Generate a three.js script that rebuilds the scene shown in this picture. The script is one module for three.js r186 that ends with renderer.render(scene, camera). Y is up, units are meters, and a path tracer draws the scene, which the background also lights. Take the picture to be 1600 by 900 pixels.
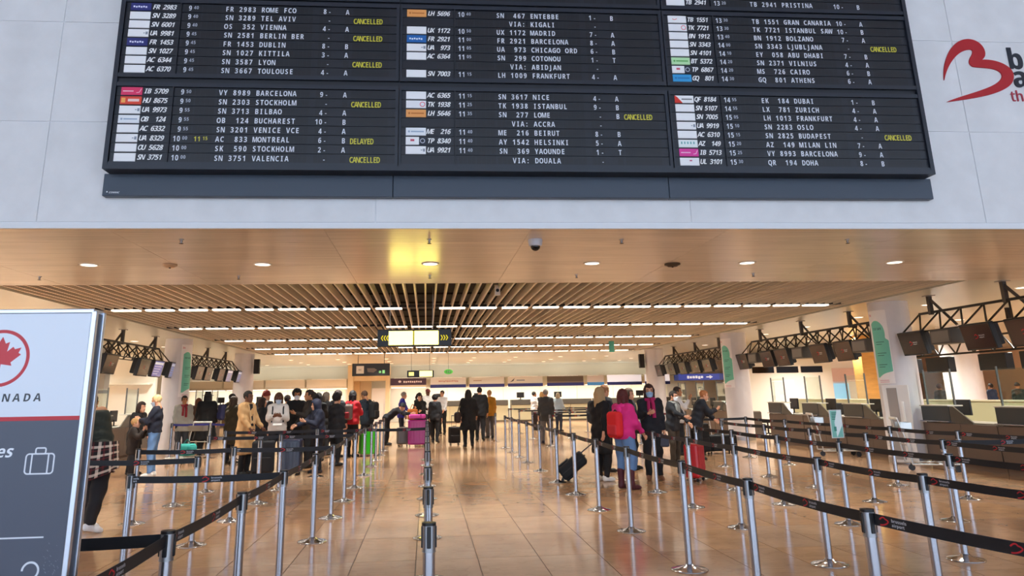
import * as THREE from 'three';
import { mergeGeometries, toCreasedNormals } from 'three/addons/utils/BufferGeometryUtils.js';
import { RectAreaLightUniformsLib } from 'three/addons/lights/RectAreaLightUniformsLib.js';
import { RoundedBoxGeometry } from 'three/addons/geometries/RoundedBoxGeometry.js';
import { ImprovedNoise } from 'three/addons/math/ImprovedNoise.js';

// ---------------------------------------------------------------- camera, sky, exposure, large lights
const scene = new THREE.Scene();
const FOCAL = 1148.2, FW = 1683.2, FH = 1160;
const camera = new THREE.PerspectiveCamera(2 * Math.atan(FH / 2 / FOCAL) * 180 / Math.PI, FW / FH, 0.1, 200);
camera.position.set(0, 1.6, 0);
camera.rotation.set(0.2527, -0.0818, -0.01735, 'YXZ');
camera.setViewOffset(FW, FH, 83.2, 260, 1600, 900);
camera.updateProjectionMatrix();
scene.add(camera);

const SKY = 3.5, STRIP = 9, LOUVRE = 38, SPOT = 17, SIDE = 55, BACK = 44, WASH = 24;
scene.background = new THREE.Color().setRGB(0.72 * SKY, 0.84 * SKY, 1.08 * SKY);   // overcast daylight behind the hall's glass front
RectAreaLightUniformsLib.init();
const renderer = new THREE.WebGLRenderer({ antialias: true });
renderer.toneMapping = THREE.LinearToneMapping;
renderer.toneMappingExposure = 1.0;
renderer.shadowMap.enabled = true;
const WARM = new THREE.Color().setRGB(1.0, 0.98, 0.90);
const SOFTWARM = new THREE.Color().setRGB(1.0, 0.98, 0.90);

// ---------------------------------------------------------------- helpers
const V = (x, y, z) => new THREE.Vector3(x, y, z);
let seed = 7;
const rnd = () => { seed = (seed * 1664525 + 1013904223) >>> 0; return seed / 4294967296; };
const noise = new ImprovedNoise();
const used = {};
function numbered(n) { const k = used[n] = (used[n] ?? -1) + 1; return k ? `${n}_${String(k).padStart(3, '0')}` : n; }
const ORD = ['nearest', 'second', 'third', 'fourth', 'fifth', 'sixth', 'seventh', 'eighth', 'ninth', 'tenth', 'eleventh', 'twelfth', 'thirteenth', 'fourteenth', 'fifteenth', 'sixteenth'];

const mats = {};
function mat(hex, rough = 0.6, metal = 0, extra) {
  const key = hex + '|' + rough + '|' + metal + '|' + (extra ? JSON.stringify(extra) : '');
  return mats[key] ??= new THREE.MeshPhysicalMaterial({ color: hex, roughness: rough, metalness: metal, ...extra });
}
function mesh(geo, m, name, parent) {
  const o = new THREE.Mesh(Array.isArray(geo) ? (geo.length > 1 ? mergeGeometries(geo.map(flat)) : geo[0]) : geo, m);
  o.name = name; o.castShadow = o.receiveShadow = true;
  if (parent) parent.add(o);
  return o;
}
function flat(g) {                      // same attributes for merging
  const q = g.index ? g.toNonIndexed() : g;
  for (const k of Object.keys(q.attributes)) if (!['position', 'normal', 'uv'].includes(k)) q.deleteAttribute(k);
  return q;
}
function tag(o, label, category, group, kind) {
  if (label) o.userData.label = label;
  if (category) o.userData.category = category;
  if (group) o.userData.group = group;
  if (kind) o.userData.kind = kind;
  return o;
}
function thing(name, label, category, group, [x, y, z] = [0, 0, 0], turn = 0) {
  const o = new THREE.Group(); o.name = numbered(name); scene.add(o);
  o.position.set(x, y, z); o.rotation.y = turn;
  return tag(o, label, category, group);
}
function structure(name) { const o = new THREE.Group(); o.name = name; o.userData.kind = 'structure'; scene.add(o); return o; }
function structMesh(name, geo, m) { const o = mesh(geo, m, name); o.userData.kind = 'structure'; scene.add(o); return o; }

function metreUV(g, s = 1, du = 0, dv = 0) {     // box mapping in metres
  const p = g.attributes.position, n = g.attributes.normal, uv = new Float32Array(p.count * 2);
  for (let i = 0; i < p.count; i++) {
    const ax = Math.abs(n.getX(i)), ay = Math.abs(n.getY(i)), az = Math.abs(n.getZ(i));
    const [u, v] = ax >= ay && ax >= az ? [p.getZ(i), p.getY(i)] : ay >= az ? [p.getX(i), p.getZ(i)] : [p.getX(i), p.getY(i)];
    uv[2 * i] = u * s + du; uv[2 * i + 1] = v * s + dv;
  }
  g.setAttribute('uv', new THREE.BufferAttribute(uv, 2));
  return g;
}
function box(x0, x1, y0, y1, z0, z1) { return new THREE.BoxGeometry(x1 - x0, y1 - y0, z1 - z0).translate((x0 + x1) / 2, (y0 + y1) / 2, (z0 + z1) / 2); }
function rbox(w, h, d, r, x = 0, y = 0, z = 0, seg = 2) { return new RoundedBoxGeometry(w, h, d, seg, r).translate(x, y, z); }
function cyl(r0, r1, h, x, y, z, seg = 20) { return new THREE.CylinderGeometry(r0, r1, h, seg).translate(x, y, z); }
function rod(a, b, r, seg = 8) {
  const d = b.clone().sub(a), g = new THREE.CylinderGeometry(r, r, d.length(), seg);
  g.applyQuaternion(new THREE.Quaternion().setFromUnitVectors(V(0, 1, 0), d.clone().normalize()));
  const c = a.clone().add(b).multiplyScalar(0.5);
  return g.translate(c.x, c.y, c.z);
}
function bar(a, b, w, h = w) {          // square bar
  const d = b.clone().sub(a), g = new THREE.BoxGeometry(w, d.length(), h);
  g.applyQuaternion(new THREE.Quaternion().setFromUnitVectors(V(0, 1, 0), d.clone().normalize()));
  const c = a.clone().add(b).multiplyScalar(0.5);
  return g.translate(c.x, c.y, c.z);
}
function tube(pts, r, seg = 24, rs = 8) { return new THREE.TubeGeometry(new THREE.CatmullRomCurve3(pts, false, 'catmullrom', 0.2), seg, r, rs); }
function canvasTex(w, h, draw, aniso = 8) {
  const c = document.createElement('canvas'); c.width = w; c.height = h;
  draw(c.getContext('2d'), w, h);
  const t = new THREE.CanvasTexture(c); t.colorSpace = THREE.SRGBColorSpace; t.anisotropy = aniso;
  return t;
}
function noiseTex(size, f, srgb = true) {
  const a = new Uint8Array(size * size * 4);
  for (let y = 0; y < size; y++) for (let x = 0; x < size; x++) {
    const [r, g, b] = f(x / size, y / size);
    const i = 4 * (y * size + x);
    a[i] = Math.max(0, Math.min(255, r)); a[i + 1] = Math.max(0, Math.min(255, g)); a[i + 2] = Math.max(0, Math.min(255, b)); a[i + 3] = 255;
  }
  const t = new THREE.DataTexture(a, size, size);
  t.wrapS = t.wrapT = THREE.MirroredRepeatWrapping; t.magFilter = THREE.LinearFilter; t.minFilter = THREE.LinearMipmapLinearFilter; t.generateMipmaps = true;
  if (srgb) t.colorSpace = THREE.SRGBColorSpace;
  t.needsUpdate = true;
  return t;
}
function fbm(x, y, z, o = 4) { let s = 0, a = 0.5; for (let i = 0; i < o; i++) { s += a * noise.noise(x, y, z); x *= 2.03; y *= 2.03; a *= 0.5; } return s; }

// ---------------------------------------------------------------- shared materials
const stoneTex = noiseTex(512, (u, v) => {
  const n = fbm(u * 5, v * 5, 1.3, 5), vein = Math.abs(fbm(u * 3 + n, v * 7, 9.1, 4)), k = 1 + n * 0.16 - Math.max(0, 0.05 - vein) * 1.3;
  const w = fbm(u * 2, v * 2, 4.4, 3) * 14;
  return [(192 + w) * k, (155 + w * 0.7) * k, (124 + w * 0.3) * k];
});
const stoneRough = noiseTex(256, (u, v) => { const n = fbm(u * 9, v * 9, 2.2, 4); const k = 255 * (0.88 + n * 0.16); return [k, k, k]; }, false);
const woodTex = noiseTex(512, (u, v) => {
  const n = fbm(u * 2.2, v * 34, 3.7, 4), k = 1 + n * 0.14 + fbm(u * 1.3, v * 1.7, 8.2, 2) * 0.1;
  return [232 * k, 223 * k, 207 * k];
});
const plasterTex = noiseTex(256, (u, v) => { const k = 1 + fbm(u * 8, v * 8, 5.5, 4) * 0.05; return [232 * k, 232 * k, 234 * k]; });
const weave = noiseTex(128, (u, v) => { const k = 128 + 90 * Math.sin(u * 130) * Math.sin(v * 130) + 60 * fbm(u * 12, v * 12, 1, 3); return [k, k, k]; }, false);

const tileMats = [0xffffff, 0xf6efe8, 0xfbf2e2, 0xf0e6dc].map(c => new THREE.MeshPhysicalMaterial({ color: c, map: stoneTex, specularIntensity: 0.5, roughness: 0.15, roughnessMap: stoneRough }));
const groutMat = mat(0x5e4735, 0.8);
const soffitMat = new THREE.MeshPhysicalMaterial({ color: 0xf8f6f8, map: woodTex, roughness: 0.22 });
const slatMat = new THREE.MeshPhysicalMaterial({ color: 0xf6f4f4, map: woodTex, roughness: 0.5 });
const wallMat = new THREE.MeshPhysicalMaterial({ color: 0xffffff, map: plasterTex, roughness: 0.55 });
const whiteMat = new THREE.MeshPhysicalMaterial({ color: 0xf4f1ea, map: plasterTex, roughness: 0.45 });
const whiteCeil = new THREE.MeshPhysicalMaterial({ color: 0xe4e5d8, map: plasterTex, roughness: 0.25 });
const creamMat = new THREE.MeshPhysicalMaterial({ color: 0xfaf5ea, map: plasterTex, roughness: 0.6 });
const darkMat = mat(0x15130f, 0.8);
const steel = mat(0xb9bbc4, 0.24, 1.0);
const polished = mat(0xcfd0d4, 0.12, 1.0);
const brushed = mat(0xa9abb0, 0.38, 1.0);
const blackPlastic = mat(0x101115, 0.45);
const glass = new THREE.MeshPhysicalMaterial({ color: 0xf4faf7, roughness: 0.02, transmission: 1, thickness: 0, ior: 1.5 });
const lampGlow = (r, g, b) => new THREE.MeshStandardMaterial({ color: 0xffffff, emissive: new THREE.Color().setRGB(r, g, b), emissiveIntensity: 1, roughness: 0.5 });
const tubeGlow = lampGlow(2.6, 2.3, 1.9), spotGlow = lampGlow(3.2, 2.8, 2.3);

function spotLight(x, y, z, power, color = WARM, angle = 1.25) {
  const l = new THREE.SpotLight(color, power, 0, angle, 0.9, 2);
  l.position.set(x, y, z); l.target.position.set(x, 0, z); l.castShadow = true; l.shadow.radius = 5;
  l.name = numbered('lamp_light'); scene.add(l, l.target); l.target.name = numbered('lamp_target');
}
function areaLight(x, y, z, w, h, L, color, dir) {
  const l = new THREE.RectAreaLight(color, L, w, h);
  l.position.set(x, y, z); l.lookAt(x + dir[0], y + dir[1], z + dir[2]); l.name = numbered('panel_light'); scene.add(l);
}

// ---------------------------------------------------------------- main dimensions
const CEIL = 3.5, WALLZ = -8.41, SLATZ0 = -12.8, SLATZ1 = -34.6, SLATX0 = -7.3, SLATX1 = 10.0, BACKZ = -49.5, LEFTX = -19, RIGHTX = 30, HALLZ = 13, HALLTOP = 9;
// ---------------------------------------------------------------- floor: slab, joints and stone tiles
{
  const floor = structure('floor');
  mesh(box(LEFTX - 6, RIGHTX + 1, -0.3, -0.004, BACKZ - 1, HALLZ + 1), groutMat, 'floor_slab', floor);
  const TW = 0.62, TL = 1.24, variants = [];
  for (let k = 0; k < 6; k++) { const g = new THREE.BoxGeometry(TW - 0.008, 0.0035, TL - 0.005); metreUV(g, 0.55, k * 0.37, k * 0.61); variants.push(g); }
  const cells = [];
  for (let i = -40; i < 50; i++) for (let j = 0; j < 50; j++) {
    const x = (i + 0.5) * TW - 0.1, z = HALLZ - (j + 0.5) * TL;
    if (x < LEFTX - 5.5 || x > RIGHTX || z < BACKZ) continue;
    cells.push([x, z]);
  }
  const view = ([x, z]) => { const d = -z; const u = (x * 0.9967 - d * 0.0817) / d; return d > 5.9 && u > -0.72 && u < 0.78; };
  const vis = cells.filter(view).sort((a, b) => Math.hypot(a[0], a[1]) - Math.hypot(b[0], b[1]));
  const near = new Set(vis.slice(0, 300));
  const rest = [[], [], [], []];
  for (const c of cells) {
    const v = variants[Math.floor(rnd() * 6)], m = Math.floor(rnd() * 4);
    if (near.has(c)) { const o = mesh(v, tileMats[m], numbered('floor_tile'), floor); o.position.set(c[0], -0.00175, c[1]); }
    else rest[m].push(v.clone().translate(c[0], -0.00175, c[1]));
  }
  rest.forEach((r, m) => { mesh(r, tileMats[m], numbered('floor_tiles_beyond'), floor).userData.kind = 'stuff'; });
}
// ---------------------------------------------------------------- header wall above the opening, in rendered panels
{
  const w = structure('wall_front');
  mesh(box(LEFTX - 5, RIGHTX, CEIL + 0.05, HALLTOP, WALLZ - 0.5, WALLZ - 0.012), mat(0xf4f5f8, 0.6), 'wall_core', w);
  const xs = [-23.3, -19.5, -15.72, -11.94, -8.16, -4.38, -0.6, 3.18, 6.95, 10.73, 14.5, 18.3, 22.1, 25.9, 29.7], ys = [CEIL + 0.06, 4.765, 6.045, 7.325, HALLTOP];
  for (let i = 0; i + 1 < xs.length; i++) for (let j = 0; j + 1 < ys.length; j++) {
    const g = rbox(xs[i + 1] - xs[i] - 0.008, ys[j + 1] - ys[j] - 0.008, 0.03, 0.004, (xs[i] + xs[i + 1]) / 2, (ys[j] + ys[j + 1]) / 2, WALLZ - 0.015, 1);
    mesh(metreUV(g, 0.4, i * 0.3, j * 0.7), wallMat, numbered('wall_panel'), w);
  }
  mesh(box(LEFTX - 5, RIGHTX, CEIL - 0.012, CEIL + 0.05, WALLZ - 0.03, WALLZ + 0.012), mat(0xe9eaee, 0.4), 'trim_1', w);
}
// ---------------------------------------------------------------- hall on the camera's side: side walls, roof, glazed front
{
  structMesh('wall_hall_left', box(LEFTX - 5.4, LEFTX - 5, 0, HALLTOP, WALLZ, HALLZ), wallMat);
  structMesh('wall_hall_right', box(RIGHTX, RIGHTX + 0.4, 0, HALLTOP, WALLZ, HALLZ), wallMat);
  structMesh('ceiling_hall', box(LEFTX - 5.4, RIGHTX + 0.4, HALLTOP, HALLTOP + 0.4, WALLZ - 0.5, HALLZ + 0.4), wallMat);
  const w = structure('window_1');
  const fr = [];
  for (let x = LEFTX - 5; x <= RIGHTX + 0.01; x += 3.5) fr.push(box(x - 0.05, x + 0.05, 0, HALLTOP, HALLZ, HALLZ + 0.12));
  for (const y of [0.05, 3, 6, HALLTOP - 0.05]) fr.push(box(LEFTX - 5, RIGHTX, y - 0.05, y + 0.05, HALLZ, HALLZ + 0.12));
  mesh(fr, mat(0x4a4d52, 0.5, 0.6), 'window_frame', w);
  mesh(new THREE.PlaneGeometry(RIGHTX - LEFTX + 5, HALLTOP).translate((RIGHTX + LEFTX - 5) / 2, HALLTOP / 2, HALLZ + 0.06), glass, 'window_pane', w);
}
// ---------------------------------------------------------------- interior shell
{
  structMesh('wall_left', box(-16.6, -16.2, 0, CEIL + 1, BACKZ, WALLZ - 0.5), creamMat);
  structMesh('wall_left_return', box(LEFTX - 5.4, -16.2, 0, CEIL + 0.1, WALLZ - 0.5, WALLZ - 0.1), creamMat);
  structMesh('wall_right', box(RIGHTX, RIGHTX + 0.4, 0, CEIL + 1, BACKZ, WALLZ), mat(0xe6c4a8, 0.6));
  structMesh('wall_back', box(LEFTX - 0.4, RIGHTX + 0.4, 0, CEIL + 1, BACKZ - 0.4, BACKZ), new THREE.MeshPhysicalMaterial({ color: 0xf3ead6, map: plasterTex, roughness: 0.7 }));
  // soffit of light timber panels
  const s = structure('ceiling_soffit');
  mesh(box(LEFTX - 0.4, RIGHTX + 0.4, CEIL + 0.03, CEIL + 0.3, SLATZ0, WALLZ - 0.02), mat(0x6f5a42, 0.8), 'soffit_deck', s);
  for (let i = -9; i < 13; i++) for (const [z0, z1] of [[WALLZ - 0.02, -9.24], [-9.24, -11.0], [-11.0, SLATZ0]]) {
    const x0 = i * 2.44 - 1.2, x1 = Math.min(x0 + 2.44, RIGHTX + 0.4);
    if (x0 > RIGHTX || x1 < LEFTX) continue;
    const g = box(Math.max(x0, LEFTX - 0.4), x1 - 0.004, CEIL, CEIL + 0.03, z1 + 0.004, z0);
    mesh(metreUV(g, 0.41, rnd(), rnd()), soffitMat, numbered('soffit_panel'), s);
  }
  mesh(box(SLATX0, SLATX1, CEIL - 0.002, CEIL + 0.7, SLATZ0 - 0.02, SLATZ0), slatMat, 'soffit_edge', s);
  // slatted timber ceiling
  const c = structure('ceiling_slats');
  const n = 88, pitch = (SLATX1 - SLATX0) / n;
  const sg = metreUV(box(-0.016, 0.016, CEIL, CEIL + 0.16, SLATZ1, SLATZ0 - 0.02), 0.41);
  // grain runs along the slat
  { const p = sg.attributes.position, uv = sg.attributes.uv; for (let i = 0; i < p.count; i++) uv.setXY(i, p.getZ(i) * 0.4, (p.getX(i) + p.getY(i)) * 0.9); }
  const slatTones = [0xf6f4f4, 0xecebea, 0xfffdfc].map(h => new THREE.MeshPhysicalMaterial({ color: h, map: woodTex, roughness: 0.5 }));
  for (let i = 1; i < n; i++) { const o = mesh(sg, slatTones[Math.floor(rnd() * 3)], numbered('slat'), c); o.position.x = SLATX0 + i * pitch; }
  mesh(box(SLATX0, SLATX1, CEIL + 0.62, CEIL + 0.7, SLATZ1, SLATZ0), darkMat, 'plenum_deck', c);
  const carr = []; for (let z = SLATZ0 - 1.2; z > SLATZ1; z -= 1.53) carr.push(box(SLATX0, SLATX1, CEIL + 0.162, CEIL + 0.2, z - 0.02, z + 0.02));
  mesh(carr, mat(0x22201d, 0.7), 'carrier_rail', c);
  // white ceilings either side and beyond
  structMesh('ceiling_left', box(LEFTX - 0.4, SLATX0, CEIL, CEIL + 0.7, BACKZ, SLATZ0), whiteCeil);
  structMesh('ceiling_right', box(SLATX1, RIGHTX + 0.4, CEIL, CEIL + 0.7, BACKZ, SLATZ0), whiteCeil);
  structMesh('ceiling_back', box(SLATX0, SLATX1, CEIL, CEIL + 0.7, BACKZ, SLATZ1), whiteCeil);
}
// ---------------------------------------------------------------- linear lights between the slats (five rows)
const rowZ = [-16.5, -21.0, -25.7, -30.2, -34.1];
rowZ.forEach((z, k) => {
  const x0 = -6.85, x1 = 9.35, t = thing('linear_ceiling_light', `${ORD[k]} broken line of white tubes across the slatted timber ceiling`, 'ceiling light', null, [0, CEIL, z]);
  mesh(box(x0 - 0.3, x1 + 0.3, 0.0, 0.05, -0.1, 0.1), mat(0x191613, 0.6), 'light_track', t);
  const g = rbox(0.58, 0.03, 0.16, 0.008, 0, -0.016, 0, 1);
  for (let i = 0; i < 23; i++) {
    if (k < 4 && (i === (k % 2 ? 7 : 9))) continue;
    const o = mesh(g, tubeGlow, 'light_tube', t); o.position.x = x0 + 0.38 + i * 0.704; o.castShadow = false;
  }
  for (const c of [-4.1, 1.25, 6.6]) areaLight(c, CEIL - 0.06, z, 5.3, 0.17, STRIP, SOFTWARM, [0, -1, 0]);
  for (const c of [-5.4, -2.1, 1.25, 4.6, 7.9]) spotLight(c, CEIL - 0.05, z, LOUVRE * (k ? 1.55 : 1), SOFTWARM, 0.98);     // the louvred tubes throw their light downwards
});
// ---------------------------------------------------------------- round downlights
function downlight(x, z, power, label, group, glow = spotGlow, color = WARM) {
  const t = thing('downlight', label, 'ceiling light', group, [x, CEIL, z]);
  mesh(new THREE.LatheGeometry([[0.105, 0.004], [0.108, -0.012], [0.13, -0.012], [0.136, 0]].map(p => new THREE.Vector2(...p)), 24), mat(0xf0ece4, 0.4), 'trim_ring', t);
  const l = mesh(new THREE.CylinderGeometry(0.106, 0.106, 0.01, 24).translate(0, -0.006, 0), glow, 'lens', t); l.castShadow = false;
  spotLight(x, CEIL - 0.03, z, power, color);
}
[-7.27, -4.83, -2.39, 0.05, 2.49, 4.91, 7.29].forEach((x, i) => downlight(x, -10.82, SPOT,
  `round downlight in the timber soffit, ${i ? ORD[i] : 'first'} from the left`.replace('seventh from the left', 'last on the right'), 'soffit downlights'));
for (let k = 0; k < 8; k++) {
  const z = -10.9 - k * 2.9;
  downlight(11.9, z, SIDE, `${ORD[k]} round downlight in the white ceiling above the right-hand check-in counters`, 'right ceiling downlights');
  downlight(-9.6, z, SIDE, `${ORD[k]} round downlight in the white ceiling above the left-hand check-in counters`, 'left ceiling downlights');
  downlight(-13.8, z - 1, SIDE * 2.3, `${ORD[k]} round downlight in the white ceiling behind the left-hand counters`, 'far left ceiling downlights');
  downlight(15.6, z - 1, SIDE * 1.7, `${ORD[k]} round downlight in the white ceiling behind the right-hand counters`, 'far right ceiling downlights');
  if (k % 2 === 0) downlight(23.5, z - 4, SIDE * 4.5, `${ORD[k / 2]} round downlight over the distant waiting area on the right`, 'distant ceiling downlights');
}
[-9.4, -7.0, -4.6, -2.1, 0.4, 2.5, 4.7, 7.1, 9.6, 11.8].forEach((x, i) => [-39.5, -42.6, -45.3].forEach((z, j) =>
  downlight(x, z, BACK, `small downlight before the back wall, ${i ? ORD[i] : 'first'} from left in the ${['nearest', 'middle', 'farthest'][j]} row`, 'back ceiling downlights', spotGlow, SOFTWARM)));
// ---------------------------------------------------------------- sprinklers, detectors, cameras
[[-2.99, -9.06], [0.03, -9.07], [2.49, -9.08], [5.52, -9.09]].forEach(([x, z], i) => sprinkler(x, z, `small dark sprinkler near the wall edge of the soffit, ${ORD[i].replace('nearest', 'first')} from the left`));
[[-6.02, -11.88], [-2.99, -11.9], [0.05, -11.92], [2.47, -11.92], [5.47, -11.87]].forEach(([x, z], i) => sprinkler(x, z, `small dark sprinkler near the slatted edge of the soffit, ${ORD[i].replace('nearest', 'first')} from the left`));
function sprinkler(x, z, label) {
  const t = thing('sprinkler', label, 'sprinkler', 'soffit sprinklers', [x, CEIL, z]);
  mesh([cyl(0.03, 0.03, 0.008, 0, -0.004, 0, 12), cyl(0.011, 0.011, 0.045, 0, -0.03, 0, 8)], brushed, 'stem', t);
  mesh([cyl(0.028, 0.02, 0.006, 0, -0.055, 0, 12), bar(V(-0.014, -0.02, 0), V(-0.006, -0.052, 0), 0.005), bar(V(0.014, -0.02, 0), V(0.006, -0.052, 0), 0.005)], mat(0x3a332c, 0.5, 0.5), 'deflector', t);
}
[[3.76, -10.9, 0.12, 'dark round smoke detector in the soffit, between the middle downlights'], [-3.7, -10.82, 0.1, 'pale round detector in the soffit, left of the yellow glow']].forEach(([x, z, r, l], i) => {
  const t = thing('smoke_detector', l, 'smoke detector', null, [x, CEIL, z]);
  const m = mat(i ? 0xc8a888 : 0x4a3d30, 0.5);
  mesh(new THREE.LatheGeometry([[0, -0.05], [r * 0.6, -0.048], [r * 0.72, -0.03], [r, -0.022], [r, 0]].map(p => new THREE.Vector2(...p)), 24), m, 'detector_body', t);
  mesh(cyl(0.015, 0.012, 0.012, 0, -0.055, 0, 10), mat(0x1a1a1a, 0.4), 'sensor', t);
});
{
  const t = thing('dome_camera', 'white dome security camera with a black bubble under the soffit edge', 'security camera', null, [1.375, CEIL, -9.1]);
  mesh(new THREE.LatheGeometry([[0.09, 0], [0.092, -0.03], [0.082, -0.075], [0.068, -0.085], [0, -0.085]].map(p => new THREE.Vector2(...p)), 28), mat(0xdfe3ee, 0.35), 'housing', t);
  mesh(new THREE.SphereGeometry(0.062, 24, 12, 0, Math.PI * 2, Math.PI / 2, Math.PI / 2).translate(0, -0.084, 0), mat(0x0c0c0f, 0.06), 'dome', t);
  const c = thing('ceiling_camera', 'small white boxed camera hanging among the timber slats', 'security camera', null, [1.31, CEIL, -13.6]);
  mesh(rbox(0.1, 0.2, 0.1, 0.012, 0, -0.02, 0), mat(0xe4d8c8, 0.4), 'housing', c);
  mesh(cyl(0.03, 0.03, 0.02, 0, 0, 0, 16).rotateX(Math.PI / 2).translate(0, -0.03, 0.055), mat(0x141414, 0.2), 'lens', c);
  mesh(cyl(0.02, 0.02, 0.3, 0, 0.22, 0, 10), brushed, 'bracket', c);
}
// ---------------------------------------------------------------- departures board
const PLATES = {
  w: ['#fbfbfd'], n: ['#2a2f78', 'wave', '#e8e8ff'], b: ['#1566b4', 'wave', '#eaf2ff'], o: ['#f2a65c', 'bar', '#c9702a'], pk: ['#e43aa0', 'tick', '#ffd0ea'], rp: ['#e8356a', 'tick', '#ffd0d8'],
  r: ['#ea4a34', 'sq', '#ffb45a'], g: ['#bdeab4', 'bar', '#58b552'], c: ['#2f9edb', 'bar', '#1672b8'], tk: ['#f6f6fa', 'ring', '#e4586c'], ua: ['#fafafc', 'dots', '#8f98a8'], q: ['#fafafc', 'tri', '#e23327'],
  tp: ['#fafafc', 'half', '#d05068'], az: ['#f2fafa', 'teal', '#79b5b8'], ul: ['#fafafc', 'sm', '#c04a78'], tb: ['#fafafc', 'swoosh', '#e2524a'], ob: ['#f0f4fa', 'bar2', '#9fb2cc'],
};
const L = s => s.split(';').map(r => { const [p, code, tm, fl, ga, te, st, est] = r.split('|'); return { p, code, tm, fl, ga, te, st, est }; });
const BANKS = [
  [null,
    L('n|FR 2983|9 40|FR 2983 ROME FCO|8|A;w|SN 3289|9 40|SN 3289 TEL AVIV|||C;w|SN 6001|9 40|OS  352 VIENNA|4|A;ua|UA 9981|9 45|SN 2581 BERLIN BER|||C;n|FR 1453|9 45|FR 1453 DUBLIN|8|B;w|SN 1027|9 45|SN 1027 KITTILA|3|A;w|AC 6344|9 45|SN 3587 LYON|||C;w|AC 6370|9 45|SN 3667 TOULOUSE|4|A'),
    L('rp|IB 5709|9 50|VY 8989 BARCELONA|9|A;r|HU 8675|9 50|SN 2303 STOCKHOLM|||C;ua|UA 9973|9 55|SN 3713 BILBAO|4|A;ob|OB  124|9 55|OB  124 BUCHAREST|10|B;w|AC 6332|9 55|SN 3201 VENICE VCE|4|A;ua|UA 8329|10 00|AC  833 MONTREAL|6|B|D|11 15;w|OU 5628|10 00|SK  590 STOCKHOLM|2|A;w|SN 3751|10 00|SN 3751 VALENCIA|||C')],
  [null,
    L('o|LH 5696|10 40|SN  467 ENTEBBE|1|B;||| VIA: KIGALI|-;w|UX 1172|10 50|UX 1172 MADRID|7|A;b|FR 2921|11 00|FR 2921 BARCELONA|8|A;ua|UA  973|11 05|UA  973 CHICAGO ORD|6|B;w|AC 6364|11 05|SN  299 COTONOU|1|T;||| VIA: ABIDJAN|-;w|SN 7003|11 15|LH 1009 FRANKFURT|4|A'),
    L('w|AC 6365|11 15|SN 3617 NICE|4|A;tk|TK 1938|11 25|TK 1938 ISTANBUL|9|B;o|LH 5646|11 35|SN  277 LOME||B|C;||| VIA: ACCRA|-;ob|ME  216|11 40|ME  216 BEIRUT|8|B;tp|TP 8340|11 40|AY 1542 HELSINKI|5|A;ua|UA 9921|11 40|SN  369 YAOUNDE|1|T;||| VIA: DOUALA|-')],
  [L(';;;;;;;w|TB 2941|13 20|TB 2941 PRISTINA|10|B'),
    L('tb|TB 1551|13 30|TB 1551 GRAN CANARIA|10|A;tk|TK 7721|13 30|TK 7721 ISTANBUL SAW|10|B;w|BN 1912|13 40|BN 1912 BOLZANO|7|A;w|SN 3343|14 00|SN 3343 LJUBLJANA|||C;w|SN 4101|14 10|EY  058 ABU DHABI|7|B;g|BT 5372|14 20|SN 2371 VILNIUS|4|A;tp|TP 6867|14 20|MS  726 CAIRO|6|B;c|GQ  801|14 30|GQ  801 ATHENS|6|A'),
    L('q|QF 8184|14 55|EK  184 DUBAI|1|B;w|SN 5107|14 55|LX  781 ZURICH|4|A;w|SN 7005|15 05|LH 1013 FRANKFURT|4|A;ua|UA 9919|15 10|SN 2283 OSLO|4|A;w|AC 6310|15 15|SN 2825 BUDAPEST|||C;az|AZ  149|15 20|AZ  149 MILAN LIN|7|A;pk|IB 5713|15 25|VY 8993 BARCELONA|9|A;ul|UL 3101|15 30|QR  194 DOHA|8|B')],
];
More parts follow.
